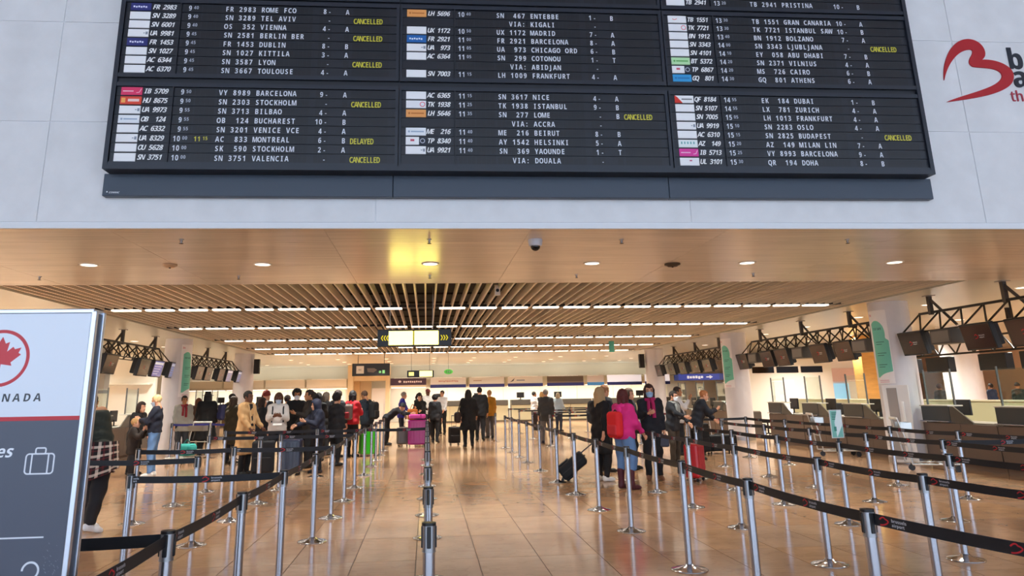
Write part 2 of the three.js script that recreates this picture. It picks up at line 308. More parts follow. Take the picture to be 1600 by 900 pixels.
{
  const ZF = -8.11, BX0 = -3.6, BX1 = 6.16, BY0 = 4.1, BY1 = 7.5, COLW = 3.245, PITCH = 0.1137;
  const t = thing('departure_board', 'huge black split-flap departures board on the pale wall above the opening', 'departure board');
  const housingM = mat(0x1a1e28, 0.42), frameM = mat(0x232936, 0.38);
  mesh(box(BX0, BX1, BY0, BY1, WALLZ + 0.02, ZF - 0.03), housingM, 'housing', t);
  mesh([box(BX0, BX1, BY0, BY0 + 0.055, ZF - 0.03, ZF + 0.012), box(BX0, BX0 + 0.05, BY0 + 0.055, BY1, ZF - 0.03, ZF + 0.012), box(BX1 - 0.05, BX1, BY0 + 0.055, BY1, ZF - 0.03, ZF + 0.012)], frameM, 'outer_frame', t);
  const bankTop = [6.353 + 0.5 * PITCH + 7 * PITCH, 6.112 + 0.5 * PITCH, 5.038 + 0.5 * PITCH];
  for (let c = 0; c < 3; c++) {
    const ox = -3.5 + COLW * c, x0 = ox - 0.05, x1 = ox + COLW - 0.12, W = 3.2, H = 3.2, y0 = BY0, S = 1280 / 3.2;
    const tex = canvasTex(1280, 1280, (g) => {
      g.fillStyle = '#1b1f2a'; g.fillRect(0, 0, 1280, 1280);
      const X = x => (x + 0.05) * S, Y = y => 1280 - (y - y0) * S;      // metres to pixels
      g.textBaseline = 'middle'; g.textAlign = 'center';
      const put = (str, x, y, pitch, h, col, bold = 'bold', sx = 0.8) => {
        g.fillStyle = col; g.font = `${bold} ${Math.round(h * S * 1.38)}px sans-serif`;
        [...str].forEach((ch, i) => { if (ch === ' ') return; g.save(); g.translate(X(x + pitch * (i + 0.5)), Y(y)); g.scale(sx, 1); g.fillText(ch, 0, 0); g.restore(); });
      };
      const cell = (x, y, w, n) => { for (let i = 0; i < n; i++) { g.fillStyle = '#141821'; g.fillRect(X(x + i * w) + 1, Y(y + 0.046), w * S - 2, 0.092 * S); g.fillStyle = '#0d0f15'; g.fillRect(X(x + i * w) + 1, Y(y) - 0.5, w * S - 2, 1.4); } };
      for (let b = 0; b < 3; b++) for (let r = 0; r < 8; r++) {
        const y = bankTop[b] - PITCH * (r + 0.5), d = BANKS[c][b]?.[r];
        cell(0.62, y, 0.05, 4); cell(0.83, y, 0.056, 4); cell(1.08, y, 0.0524, 20); cell(2.2, y, 0.052, 3); cell(2.5, y, 0.07, 1); cell(2.6, y, 0.44, 1);
        if (!d || !d.fl) continue;
        const white = '#e6eaf4', yel = '#d9cf3a';
        if (d.code) {
          put(d.code, 0.252, y + 0.004, 0.0385, 0.062, '#ffffff', 'bold italic', 0.9);
          const [h, m] = d.tm.split(' '); put(h.padStart(2), 0.62, y, 0.044, 0.064, white); put(m, 0.725, y + 0.006, 0.03, 0.042, '#c3c8d6', 'bold', 0.85);
        }
        if (d.est) { const [h, m] = d.est.split(' '); put(h, 0.85, y, 0.042, 0.06, yel); put(m, 0.95, y + 0.004, 0.03, 0.042, yel); }
        put(d.fl.startsWith(' VIA') ? '   ' + d.fl.slice(1) : d.fl, 1.09, y - 0.004, 0.0524, 0.066, white);
        if (d.ga && d.ga !== '-') put(d.ga.padStart(2), 2.2, y - 0.006, 0.044, 0.064, white);
        put('-', 2.3, y - 0.008, 0.044, 0.06, white);
        if (d.te) put(d.te, 2.51, y - 0.008, 0.05, 0.064, white);
        if (d.st) put(d.st === 'C' ? 'CANCELLED' : 'DELAYED', 2.61, y - 0.012, d.st === 'C' ? 0.0385 : 0.0385, 0.07, yel, 'bold', 0.72);
        if (d.p) {
          const [bg, kind, fg] = PLATES[d.p], px = X(0.005), pw = 0.235 * S, py = Y(y + 0.048), ph = 0.098 * S, cy = py + ph / 2;
          g.fillStyle = bg; g.fillRect(px, py, pw, ph); g.fillStyle = fg ?? bg; g.strokeStyle = fg ?? bg; g.lineWidth = 3;
          if (kind === 'wave') { g.font = 'bold 17px sans-serif'; for (let i = 0; i < 6; i++) g.fillRect(px + 12 + i * 11, cy - 5 + (i % 2) * 2, 8, 9); }
          if (kind === 'bar' || kind === 'bar2') { g.fillRect(px + 24, cy - 3, pw - 34, 6); g.beginPath(); g.arc(px + 15, cy, 5, 0, 7); g.fill(); }
          if (kind === 'tick') { g.fillRect(px + 8, cy - 2, pw * 0.5, 5); g.beginPath(); g.moveTo(px + pw * 0.72, cy + 8); g.lineTo(px + pw * 0.86, cy + 6); g.lineTo(px + pw * 0.95, cy - 12); g.stroke(); }
          if (kind === 'sq') { g.fillRect(px + 5, py + 8, 18, ph - 16); g.fillStyle = '#ffdcd6'; g.fillRect(px + 34, cy - 7, pw - 44, 13); }
          if (kind === 'ring') { g.beginPath(); g.arc(px + pw - 17, cy, 11, 0, 7); g.stroke(); }
          if (kind === 'dots') { g.fillRect(px + pw - 24, cy - 2, 7, 4); g.fillRect(px + pw - 14, cy - 7, 10, 14); }
          if (kind === 'tri') { g.beginPath(); g.moveTo(px, py); g.lineTo(px + 12, py + 8); g.lineTo(px + 38, py + ph); g.lineTo(px, py + ph); g.fill(); g.fillStyle = '#777'; g.fillRect(px + 34, cy - 3, pw - 42, 6); }
          if (kind === 'half') { g.fillStyle = '#e4e8f0'; g.font = 'bold 22px sans-serif'; g.fillStyle = '#20283a'; g.fillRect(px + pw * 0.66, py, pw * 0.34, ph); g.fillStyle = fg; g.fillRect(px + 22, cy - 8, 18, 10); g.strokeStyle = '#d8dcea'; g.beginPath(); g.arc(px + pw * 0.83, cy, 10, 0, 7); g.stroke(); }
          if (kind === 'teal') for (let i = 0; i < 5; i++) g.fillRect(px + 12 + i * 15, cy - 9, 7, 12);
          if (kind === 'sm') g.fillRect(px + pw * 0.5, cy - 8, 12, 6);
          if (kind === 'swoosh') { g.beginPath(); g.arc(px + 34, cy - 12, 14, 0.6, 2.4); g.stroke(); }
        }
      }
    });
    const m = new THREE.MeshPhysicalMaterial({ color: 0xffffff, map: tex, roughness: 0.38 });
    const plateM = new THREE.MeshPhysicalMaterial({ color: 0xffffff, map: tex, roughness: 0.5 });
    const uvFix = (g) => { const p = g.attributes.position, uv = g.attributes.uv; for (let i = 0; i < p.count; i++) uv.setXY(i, (p.getX(i) - x0) / W, (p.getY(i) - y0) / H); return g; };
    for (let b = 0; b < 3; b++) {
      const top = bankTop[b], bot = top - 8 * PITCH;
      // frames of the bank and of its airline sub-panel
      mesh([box(x0, x1, top, top + 0.05, ZF - 0.03, ZF + 0.006), box(x0 - 0.02, x0, bot - 0.05, top + 0.05, ZF - 0.03, ZF + 0.006), box(x1, x1 + 0.035, bot - 0.05, top + 0.05, ZF - 0.03, ZF + 0.006), box(x0, x1, bot - 0.05, bot, ZF - 0.03, ZF + 0.006)], frameM, 'bank_frame', t);
      mesh([box(ox + 0.575, ox + 0.59, bot - 0.02, top + 0.02, ZF - 0.03, ZF + 0.004)], housingM, 'divider', t);
      for (let r = 0; r < 8; r++) {
        const yc = top - PITCH * (r + 0.5), d = BANKS[c][b]?.[r];
        mesh(uvFix(box(x0 + 0.001, ox + 0.574, yc - PITCH / 2 + 0.002, yc + PITCH / 2 - 0.002, ZF - 0.03, ZF - 0.012)), m, 'code_row', t);
        mesh(uvFix(box(ox + 0.592, x1 - 0.001, yc - PITCH / 2 + 0.004, yc + PITCH / 2 - 0.004, ZF - 0.03, ZF - 0.015)), m, 'flap_row', t);
        if (d?.p) mesh(uvFix(box(ox + 0.006, ox + 0.239, yc - 0.048, yc + 0.046, ZF - 0.0118, ZF - 0.004)), plateM, 'airline_plate', t);
      }
    }
  }
  mesh([box(BX0, BX1, bankTop[0] + 0.05, BY1, ZF - 0.03, ZF + 0.006)], frameM, 'head_panel', t);
  // skirt panel below, set back
  const sk = [[-3.66, -0.4], [-0.396, 2.9], [2.904, 6.24]];
  sk.forEach(([a, b]) => mesh(rbox(b - a, 0.262, 0.1, 0.008, (a + b) / 2, 3.975, WALLZ + 0.05, 1), mat(0x3b4656, 0.4), 'skirt_panel', t));
  const badge = canvasTex(256, 48, (g) => { g.fillStyle = '#3b4656'; g.fillRect(0, 0, 256, 48); g.fillStyle = '#e8ecf2'; g.fillRect(6, 10, 16, 16); g.font = 'italic bold 30px sans-serif'; g.fillText('CONRAC', 34, 36); });
  mesh(new THREE.PlaneGeometry(0.24, 0.045).translate(-3.5, 3.885, WALLZ + 0.1015), new THREE.MeshStandardMaterial({ map: badge, roughness: 0.5 }), 'maker_badge', t);
}
// ---------------------------------------------------------------- heart-shaped airport logo and lettering on the wall
{
  const t = thing('wall_logo', 'red heart-shaped ribbon logo with airport lettering on the pale wall right of the board', 'wall logo');
  // outline traced in photo-like units, x to the right, y up
  const P = (x, y) => [6.715 + x * 0.00963, 6.075 - y * 0.0099];
  const s = new THREE.Shape();
  const mv = (x, y) => s.moveTo(...P(x, y)), bz = (a, b, c, d, e, f) => s.bezierCurveTo(...P(a, b), ...P(c, d), ...P(e, f));
  mv(2, 60);
  bz(4, 34, 22, 2, 46, 0); bz(60, -1, 69, 8, 69, 18); bz(69, 24, 66, 27, 62, 30);
  bz(80, 28, 104, 36, 104, 50); bz(104, 66, 84, 74, 62, 80); bz(42, 85, 20, 88, 0, 91);
  bz(24, 82, 50, 76, 68, 68); bz(84, 61, 90, 54, 86, 48); bz(80, 40, 62, 42, 48, 40);
  bz(42, 38, 42, 32, 47, 26); bz(52, 20, 54, 14, 46, 15); bz(28, 17, 10, 38, 2, 60);
  mesh(new THREE.ExtrudeGeometry(s, { depth: 0.012, bevelEnabled: true, bevelSize: 0.003, bevelThickness: 0.003, bevelSegments: 1, curveSegments: 16 }).translate(0, 0, WALLZ + 0.003), mat(0xb80f1e, 0.5), 'ribbon', t);
}
const { FontLoader } = await import('three/addons/loaders/FontLoader.js');
const { TextGeometry } = await import('three/addons/geometries/TextGeometry.js');
const fontB = await new FontLoader().loadAsync('fonts/droid/droid_sans_bold.typeface.json'), fontR = await new FontLoader().loadAsync('fonts/droid/droid_sans_regular.typeface.json');
{
  const t = scene.getObjectByName('wall_logo');
  const txt = (s, f, size, x, y, m, n) => mesh(new TextGeometry(s, { font: f, size, depth: 0.012, curveSegments: 5 }).translate(x, y, WALLZ + 0.002), m, n, t);
  txt('brussels', fontB, 0.29, 7.665, 5.66, mat(0x1d2230, 0.5), 'lettering');
  txt('airport', fontB, 0.29, 7.69, 5.40, mat(0x1d2230, 0.5), 'lettering');
  txt('the heart of europe', fontR, 0.145, 7.615, 5.2, mat(0xb03045, 0.5), 'tagline');
}
// ---------------------------------------------------------------- standing airline sign in the left foreground
{
  const X0 = -2.62, X1 = -1.395, Y0 = 0.06, Y1 = 1.957, ZS = -3.2, S = 840;
  const t = thing('airline_sign', 'tall white and grey sign stand with a red maple leaf ring at the left edge', 'sign');
  const tex = canvasTex(Math.round((X1 - X0) * S), Math.round((Y1 - Y0) * S), (g, w, h) => {
    const X = x => (x - X0) * S, Y = y => (Y1 - y) * S;
    g.fillStyle = '#dfe6f2'; g.fillRect(0, 0, w, h);
    g.fillStyle = '#4b5060'; g.fillRect(0, Y(1.533), w, h);
    g.fillStyle = '#c01426'; g.fillRect(0, Y(1.545), w, 0.016 * S);
    // ring and leaf
    const cx = X(-1.735), cy = Y(1.777);
    g.strokeStyle = '#c01426'; g.lineWidth = 0.013 * S; g.beginPath(); g.arc(cx, cy, 0.108 * S, 0, 7); g.stroke();
    const leaf = [[0, 1], [0.16, 0.66], [0.34, 0.74], [0.26, 0.26], [0.52, 0.5], [0.6, 0.38], [0.88, 0.46], [0.78, 0.2], [0.9, 0.12], [0.48, -0.26], [0.54, -0.42], [0.06, -0.34], [0.04, -0.82]];
    g.fillStyle = '#c8202f'; g.beginPath();
    [...leaf, ...leaf.slice().reverse().map(([x, y]) => [-x, y])].forEach(([x, y], i) => { const a = [cx + x * 0.088 * S, cy - (y + 0.05) * 0.082 * S]; i ? g.lineTo(...a) : g.moveTo(...a); });
    g.fill();
    const spaced = (s, xe, y, px, pitch, font, col) => { g.font = font; g.fillStyle = col; g.textBaseline = 'alphabetic'; g.textAlign = 'center'; [...s].reverse().forEach((ch, i) => { g.save(); g.translate(X(xe) - (i + 0.5) * pitch * S, Y(y)); g.transform(1, 0, -0.1, 1, 0, 0); g.scale(1.05, 1); g.fillText(ch, 0, 0); g.restore(); }); };
    spaced('AIR CANADA', -1.55, 1.604, 0, 0.0405, `bold ${Math.round(0.043 * S)}px sans-serif`, '#20242e');
    g.textAlign = 'right'; g.fillStyle = '#e8ecf4'; g.font = `italic bold ${Math.round(0.062 * S)}px sans-serif`; g.fillText('Bagages', X(-1.637), Y(1.391));
    g.strokeStyle = '#dde1ea'; g.lineWidth = 0.006 * S; g.lineJoin = 'round';
    const rr = (a, b, c, d, r) => { g.beginPath(); g.roundRect(X(a), Y(d), (c - a) * S, (d - b) * S, r * S); g.stroke(); };
    rr(-1.582, 1.327, -1.475, 1.402, 0.012); rr(-1.548, 1.402, -1.51, 1.424, 0.006);
    for (const x of [-1.56, -1.497]) { g.beginPath(); g.moveTo(X(x), Y(1.327)); g.lineTo(X(x), Y(1.402)); g.stroke(); }
    g.beginPath(); g.moveTo(X(-2.2), Y(1.092)); g.lineTo(X(-1.478), Y(1.094)); g.stroke();
    g.lineWidth = 0.008 * S; g.beginPath(); g.arc(X(-1.513), Y(0.975), 0.03 * S, Math.PI, Math.PI * 2.35); g.lineTo(X(-1.513), Y(0.925)); g.stroke();
    g.beginPath(); g.arc(X(-1.513), Y(0.905), 0.004 * S, 0, 7); g.stroke();
    // scratches near the lower right corner
    g.strokeStyle = 'rgba(150,156,172,0.8)'; g.lineWidth = 1.2; let q = 5; const rr2 = () => (q = (q * 16807) % 2147483647) / 2147483647;
    for (let i = 0; i < 34; i++) { const x = X(-1.47 + rr2() * 0.06), y = Y(0.9 + rr2() * 0.19); g.beginPath(); g.moveTo(x, y); g.lineTo(x + rr2() * 7 - 2, y + rr2() * 6); g.stroke(); }
  }, 16);
  const face = new THREE.MeshPhysicalMaterial({ color: 0xffffff, map: tex, roughness: 0.35 });
  mesh(box(X0, X1, Y0, Y1, ZS - 0.09, ZS - 0.006), mat(0x6b7484, 0.5), 'core', t);
  mesh(new THREE.PlaneGeometry(X1 - X0, Y1 - Y0).translate((X0 + X1) / 2, (Y0 + Y1) / 2, ZS - 0.0045), face, 'printed_panel', t);
  const al = mat(0xc8cfdc, 0.3, 0.9), groove = mat(0x4a586c, 0.4, 0.3);
  mesh([rbox(0.022, Y1 - Y0 + 0.02, 0.024, 0.005, X1 + 0.011, (Y0 + Y1) / 2, ZS - 0.01), rbox(0.022, Y1 - Y0 + 0.02, 0.024, 0.005, X1 + 0.011, (Y0 + Y1) / 2, ZS - 0.086)], al, 'edge_profile', t);
  mesh(box(X1, X1 + 0.014, Y0, Y1, ZS - 0.075, ZS - 0.021), groove, 'edge_groove', t);
  mesh(rbox(X1 - X0 + 0.02, 0.018, 0.1, 0.004, (X0 + X1) / 2, Y1 + 0.009, ZS - 0.048), al, 'top_profile', t);
  mesh(rbox(0.022, Y1 - Y0 + 0.02, 0.1, 0.005, X0 - 0.011, (Y0 + Y1) / 2, ZS - 0.048), al, 'edge_profile', t);
  mesh(rbox(X1 - X0 + 0.1, 0.06, 0.5, 0.012, (X0 + X1) / 2, 0.03, ZS - 0.05), mat(0x70757e, 0.4, 0.7), 'foot_plate', t);
}
// ---------------------------------------------------------------- hanging signs
{
  // yellow direction sign under the slats
  const t = thing('direction_sign', 'black hanging sign with two glowing panels and yellow arrows at both ends', 'hanging sign', null, [-0.232, 2.69, -14.5]);
  mesh(rbox(1.43, 0.325, 0.12, 0.012, 0, 0, -0.065), mat(0x14141b, 0.4), 'sign_box', t);
  const panelM = lampGlow(4.6, 3.9, 0.5);
  for (const x of [-0.267, 0.228]) {
    const p = mesh(rbox(0.465, 0.265, 0.012, 0.005, x, -0.002, 0.002), panelM, 'light_panel', t); p.castShadow = false;
    areaLight(-0.232 + x, 2.69, -14.48, 0.46, 0.26, 5.5, new THREE.Color().setRGB(1, 0.8, 0.16), [0, 0, 1]);
  }
  mesh(box(-0.03, -0.012, -0.13, 0.13, -0.004, 0.006), mat(0xd8c800, 0.4), 'yellow_divider', t);
  const yel = new THREE.MeshStandardMaterial({ color: 0xe0c800, emissive: new THREE.Color().setRGB(0.5, 0.42, 0.0), roughness: 0.5 });
  for (const sgn of [-1, 1]) for (let i = 0; i < 3; i++) {
    const a = new THREE.Shape(); const w = 0.04, h = 0.05, k = 0.022;
    a.moveTo(0, h); a.lineTo(k, h); a.lineTo(k + w * 0.7, 0); a.lineTo(k, -h); a.lineTo(0, -h); a.lineTo(w * 0.7, 0); a.closePath();
    const g = new THREE.ExtrudeGeometry(a, { depth: 0.006, bevelEnabled: false });
    if (sgn < 0) g.rotateZ(Math.PI);
    mesh(g.translate(sgn * (0.5 + i * 0.05) + (sgn > 0 ? 0 : 0.0) + (sgn > 0 ? -0.0 : -0.0), -0.002, -0.005), yel, 'arrow', t);
  }
  for (const x of [-0.48, 0.35]) mesh(rod(V(x, 0.16, -0.06), V(x, 1.0, -0.06), 0.006), brushed, 'suspension_rod', t);
}
{
  const t = thing('transfer_sign', 'small black and yellow hanging sign with a lit panel, below the glowing arrow sign', 'hanging sign', null, [-0.2, 2.3, -25]);
  mesh(rbox(0.88, 0.22, 0.1, 0.01, 0, 0, -0.055), mat(0x17150f, 0.4), 'sign_box', t);
  const m = mesh(rbox(0.42, 0.18, 0.01, 0.004, 0.18, 0, 0), lampGlow(2.6, 2.2, 0.5), 'light_panel', t); m.castShadow = false;
  areaLight(-0.02, 2.3, -24.97, 0.42, 0.18, 2.4, new THREE.Color().setRGB(1, 0.85, 0.2), [0, 0, 1]);
  mesh(rbox(0.17, 0.12, 0.01, 0.004, -0.3, 0, 0), lampGlow(0.9, 0.75, 0.05), 'yellow_symbol', t);
  for (const x of [-0.3, 0.3]) mesh(rod(V(x, 0.11, -0.05), V(x, 1.35, -0.05), 0.006), mat(0x333333, 0.5), 'suspension_rod', t);
  const e = thing('exit_sign', 'green oval emergency exit sign hanging on one thin rod near the centre', 'exit sign', null, [0.74, 2.37, -25.5]);
  mesh((() => { const s = new THREE.Shape(); s.absellipse(0, 0, 0.145, 0.078, 0, Math.PI * 2); return new THREE.ExtrudeGeometry(s, { depth: 0.04, bevelEnabled: true, bevelSize: 0.004, bevelThickness: 0.004, bevelSegments: 1, curveSegments: 24 }).translate(0, 0, -0.022); })(), new THREE.MeshStandardMaterial({ color: 0x2f8a28, emissive: new THREE.Color().setRGB(0.1, 0.42, 0.05), roughness: 0.4 }), 'sign_box', e);
  const run = canvasTex(128, 64, (g) => { g.fillStyle = '#3fae2e'; g.fillRect(0, 0, 128, 64); g.fillStyle = '#eaffdf'; g.beginPath(); g.arc(46, 14, 7, 0, 7); g.fill(); g.lineWidth = 7; g.strokeStyle = '#eaffdf'; g.beginPath(); g.moveTo(46, 22); g.lineTo(42, 40); g.lineTo(52, 58); g.moveTo(42, 40); g.lineTo(28, 54); g.moveTo(30, 30); g.lineTo(46, 26); g.lineTo(58, 34); g.stroke(); g.fillRect(80, 10, 24, 46); });
  mesh(new THREE.PlaneGeometry(0.17, 0.085).translate(0, 0, 0.0235), new THREE.MeshStandardMaterial({ map: run, emissive: 0x447733, emissiveIntensity: 0.6, roughness: 0.5 }), 'pictogram', e);
  mesh(rod(V(0, 0.08, 0), V(0, 1.13, 0), 0.005), mat(0x333333, 0.5), 'suspension_rod', e);
  // black wayfinding sign
  const b = thing('wayfinding_sign', 'wide black wayfinding sign with a pale map square, above the doorway at the back', 'hanging sign', null, [-2.55, 2.8, -35]);
  mesh(rbox(1.72, 0.56, 0.1, 0.012, 0, 0, -0.052), mat(0x191411, 0.4), 'sign_box', b);
  const bt = canvasTex(512, 160, (g) => { g.fillStyle = '#191411'; g.fillRect(0, 0, 512, 160); g.fillStyle = '#cdb9a2'; g.fillRect(54, 28, 104, 104); g.fillStyle = '#7a6a5c'; g.font = 'bold 30px sans-serif'; g.fillText('WC', 82, 92); g.fillStyle = '#6a584a'; g.beginPath(); g.moveTo(200, 60); g.lineTo(300, 60); g.lineTo(340, 84); g.lineTo(290, 120); g.lineTo(210, 112); g.fill(); g.fillStyle = '#8fdc8a'; g.fillRect(366, 98, 28, 28); g.fillRect(412, 88, 34, 44); g.fillStyle = '#191411'; g.fillRect(377, 104, 6, 16); });
  mesh(new THREE.PlaneGeometry(1.7, 0.53).translate(0, 0, 0.0005), new THREE.MeshStandardMaterial({ map: bt, roughness: 0.5 }), 'printed_face', b);
  for (const x of [-0.6, 0.6]) mesh(rod(V(x, 0.28, -0.05), V(x, 0.7, -0.05), 0.012), mat(0x222222, 0.5), 'suspension_rod', b);
  // blue sign by the far right counters
  const s = thing('airline_header_sign', 'blue lit sign with white lettering and arrow, beyond the far right monitors', 'hanging sign', null, [13.3, 2.26, -36]);
  mesh(rbox(2.5, 0.32, 0.08, 0.01, 0, 0, -0.045), mat(0x16235e, 0.4), 'sign_box', s);
  const st = canvasTex(512, 80, (g) => { g.fillStyle = '#2a3c9c'; g.fillRect(0, 0, 512, 80); g.fillStyle = '#22306f'; g.fillRect(0, 0, 40, 80); g.fillRect(470, 0, 42, 80); g.fillStyle = '#f4f6ff'; for (let q = 0; q < 6; q++) g.fillRect(130 + q * 29, 24 + (q * 5) % 7, 22, 34 - (q * 7) % 9); g.beginPath(); g.moveTo(330, 34); g.lineTo(365, 34); g.lineTo(365, 18); g.lineTo(400, 41); g.lineTo(365, 64); g.lineTo(365, 48); g.lineTo(330, 48); g.fill(); });
  mesh(new THREE.PlaneGeometry(2.46, 0.3).translate(0, 0, 0.0005), new THREE.MeshStandardMaterial({ map: st, emissive: 0xffffff, emissiveMap: st, emissiveIntensity: 0.5, roughness: 0.4 }), 'printed_face', s);
  for (const x of [-1, 1]) mesh(rod(V(x, 0.16, -0.04), V(x, 1.24, -0.04), 0.01), brushed, 'suspension_rod', s);
  // small teal notice hanging below the far slats, black loudspeakers on the column heads
  const n = thing('hanging_notice', 'small teal notice hanging under the far edge of the slatted ceiling', 'notice', null, [6.9, 3.26, -27.5]);
  mesh(rbox(0.2, 0.4, 0.02, 0.006, 0, 0, 0), mat(0x58b8a0, 0.5), 'notice_board', n);
  mesh(rod(V(0, 0.2, 0), V(0, 0.24, 0), 0.006), brushed, 'hook', n);
}
// ---------------------------------------------------------------- round white columns with teal posters
const posterTex = canvasTex(256, 512, (g) => {
  g.fillStyle = '#f0ecec'; g.fillRect(0, 0, 256, 512);
  g.fillStyle = '#c84a60'; g.font = 'bold 26px sans-serif'; g.fillText('3ru', 18, 40);
  g.fillStyle = '#6cbfa9'; g.beginPath(); g.moveTo(40, 96); g.bezierCurveTo(120, 40, 236, 90, 214, 190); g.bezierCurveTo(212, 210, 240, 205, 248, 220); g.lineTo(248, 430); g.bezierCurveTo(200, 436, 140, 440, 70, 470); g.lineTo(40, 470); g.closePath(); g.fill();
  g.fillStyle = '#214d48'; g.font = 'bold 24px sans-serif'; g.fillText('STAY SAFE', 66, 140);
  g.fillStyle = '#3d6f66'; for (const [y, w] of [[222, 110], [238, 80], [300, 120], [316, 90], [380, 110], [396, 84]]) g.fillRect(84, y, w, 5);
  g.fillStyle = '#d8a9b4'; for (const y of [488, 500]) g.fillRect(60, y, 130, 5);
});
const posterMat = new THREE.MeshPhysicalMaterial({ map: posterTex, roughness: 0.5 });
const colMat = new THREE.MeshPhysicalMaterial({ color: 0xefebec, map: plasterTex, roughness: 0.4 });
function column(x, z, r, label, poster, cladding, facing = 0, panelTurn = 0) {
  const t = thing('column', label, 'column', null, [x, 0, z]);
  mesh(cyl(r, r, CEIL, 0, CEIL / 2, 0, 48), colMat, 'shaft', t);
  mesh(cyl(r + 0.012, r + 0.012, 0.12, 0, 0.06, 0, 48), brushed, 'base_ring', t);
  if (poster) { const a = 1.15; mesh(new THREE.CylinderGeometry(r + 0.006, r + 0.006, 1.62, 24, 1, true, facing - a / 2, a).translate(0, 2.5, 0), posterMat, 'poster', t); }
  if (cladding) {
    const c = new THREE.Group(); c.name = 'service_panel'; t.add(c);
    c.rotation.y = panelTurn; 
    mesh(rbox(0.52, 1.62, 0.05, 0.008, 0, 0.84, r + 0.02), mat(0xe8e4e0, 0.5), 'panel_frame', c);
    mesh(rbox(0.2, 1.5, 0.02, 0.004, -0.07, 0.84, r + 0.046), mat(0x9c948e, 0.5), 'door_leaf', c);
    mesh(box(0.09, 0.13, 0.1, 1.3, r + 0.045, r + 0.075), mat(0xf2efea, 0.5), 'cable_duct', c);
  }
}
column(10.62, -16.27, 0.42, 'near round white column with teal poster and grey service panel, among right-hand counters', true, true, -1.3, -0.8);
column(10.5, -24.9, 0.42, 'second round white column on the right, with teal poster, behind the near one', true, false, -1.15);
column(10.5, -34.0, 0.42, 'farthest round white column on the right, at the end of the counters', false, false);
column(-8.0, -24.9, 0.42, 'round white column with teal poster on the left, between two monitor rows', true, false, 1.1);
column(-7.95, -33.6, 0.42, 'plain round white column at the left end of the slatted ceiling', false, false);
column(17.2, -23.0, 0.55, 'stout white column behind the right-hand counters, against the waiting area', false, false);
column(19.6, -36, 0.5, 'distant white column beyond the blue lit sign', false, false);
{ // grey square pier and ochre pier seen behind the counters
  const t = thing('pier', 'slim grey square pier behind the left-hand counters', 'pier', null, [-11.4, 0, -27.5]);
  mesh(rbox(0.42, CEIL - 0.03, 0.42, 0.01, 0, CEIL / 2 - 0.015, 0), mat(0x8a847c, 0.6), 'shaft', t);
  mesh(rbox(0.46, 0.1, 0.46, 0.01, 0, 0.05, 0), brushed, 'base_ring', t);
  const p = thing('pier', 'ochre timber-clad pier behind the right-hand counters', 'pier', null, [16.2, 0, -26.4]);
  mesh(rbox(0.9, CEIL - 0.03, 0.6, 0.01, 0, CEIL / 2 - 0.015, 0), new THREE.MeshPhysicalMaterial({ color: 0xd8a860, map: woodTex, roughness: 0.5 }), 'shaft', p);
  mesh(rbox(0.94, 0.1, 0.64, 0.01, 0, 0.05, 0), brushed, 'base_ring', p);
}
for (const [x, y, z, label] of [[9.9, 2.98, -34.0, 'black loudspeaker column mounted on the farthest right column'], [-7.36, 2.95, -33.4, 'black loudspeaker column mounted on the left end column']]) {
  const t = thing('loudspeaker', label, 'loudspeaker', null, [x, y, z]);
  mesh(rbox(0.24, 0.62, 0.2, 0.012), blackPlastic, 'cabinet', t);
  mesh(rbox(0.2, 0.56, 0.01, 0.004, 0, 0, 0.102), mat(0x2a2a2c, 0.9), 'grille', t);
  mesh(bar(V(x < 0 ? -0.05 : 0.05, 0, -0.05), V(x < 0 ? -0.15 : 0.17, 0, -0.05), 0.04), steel, 'bracket', t);
}
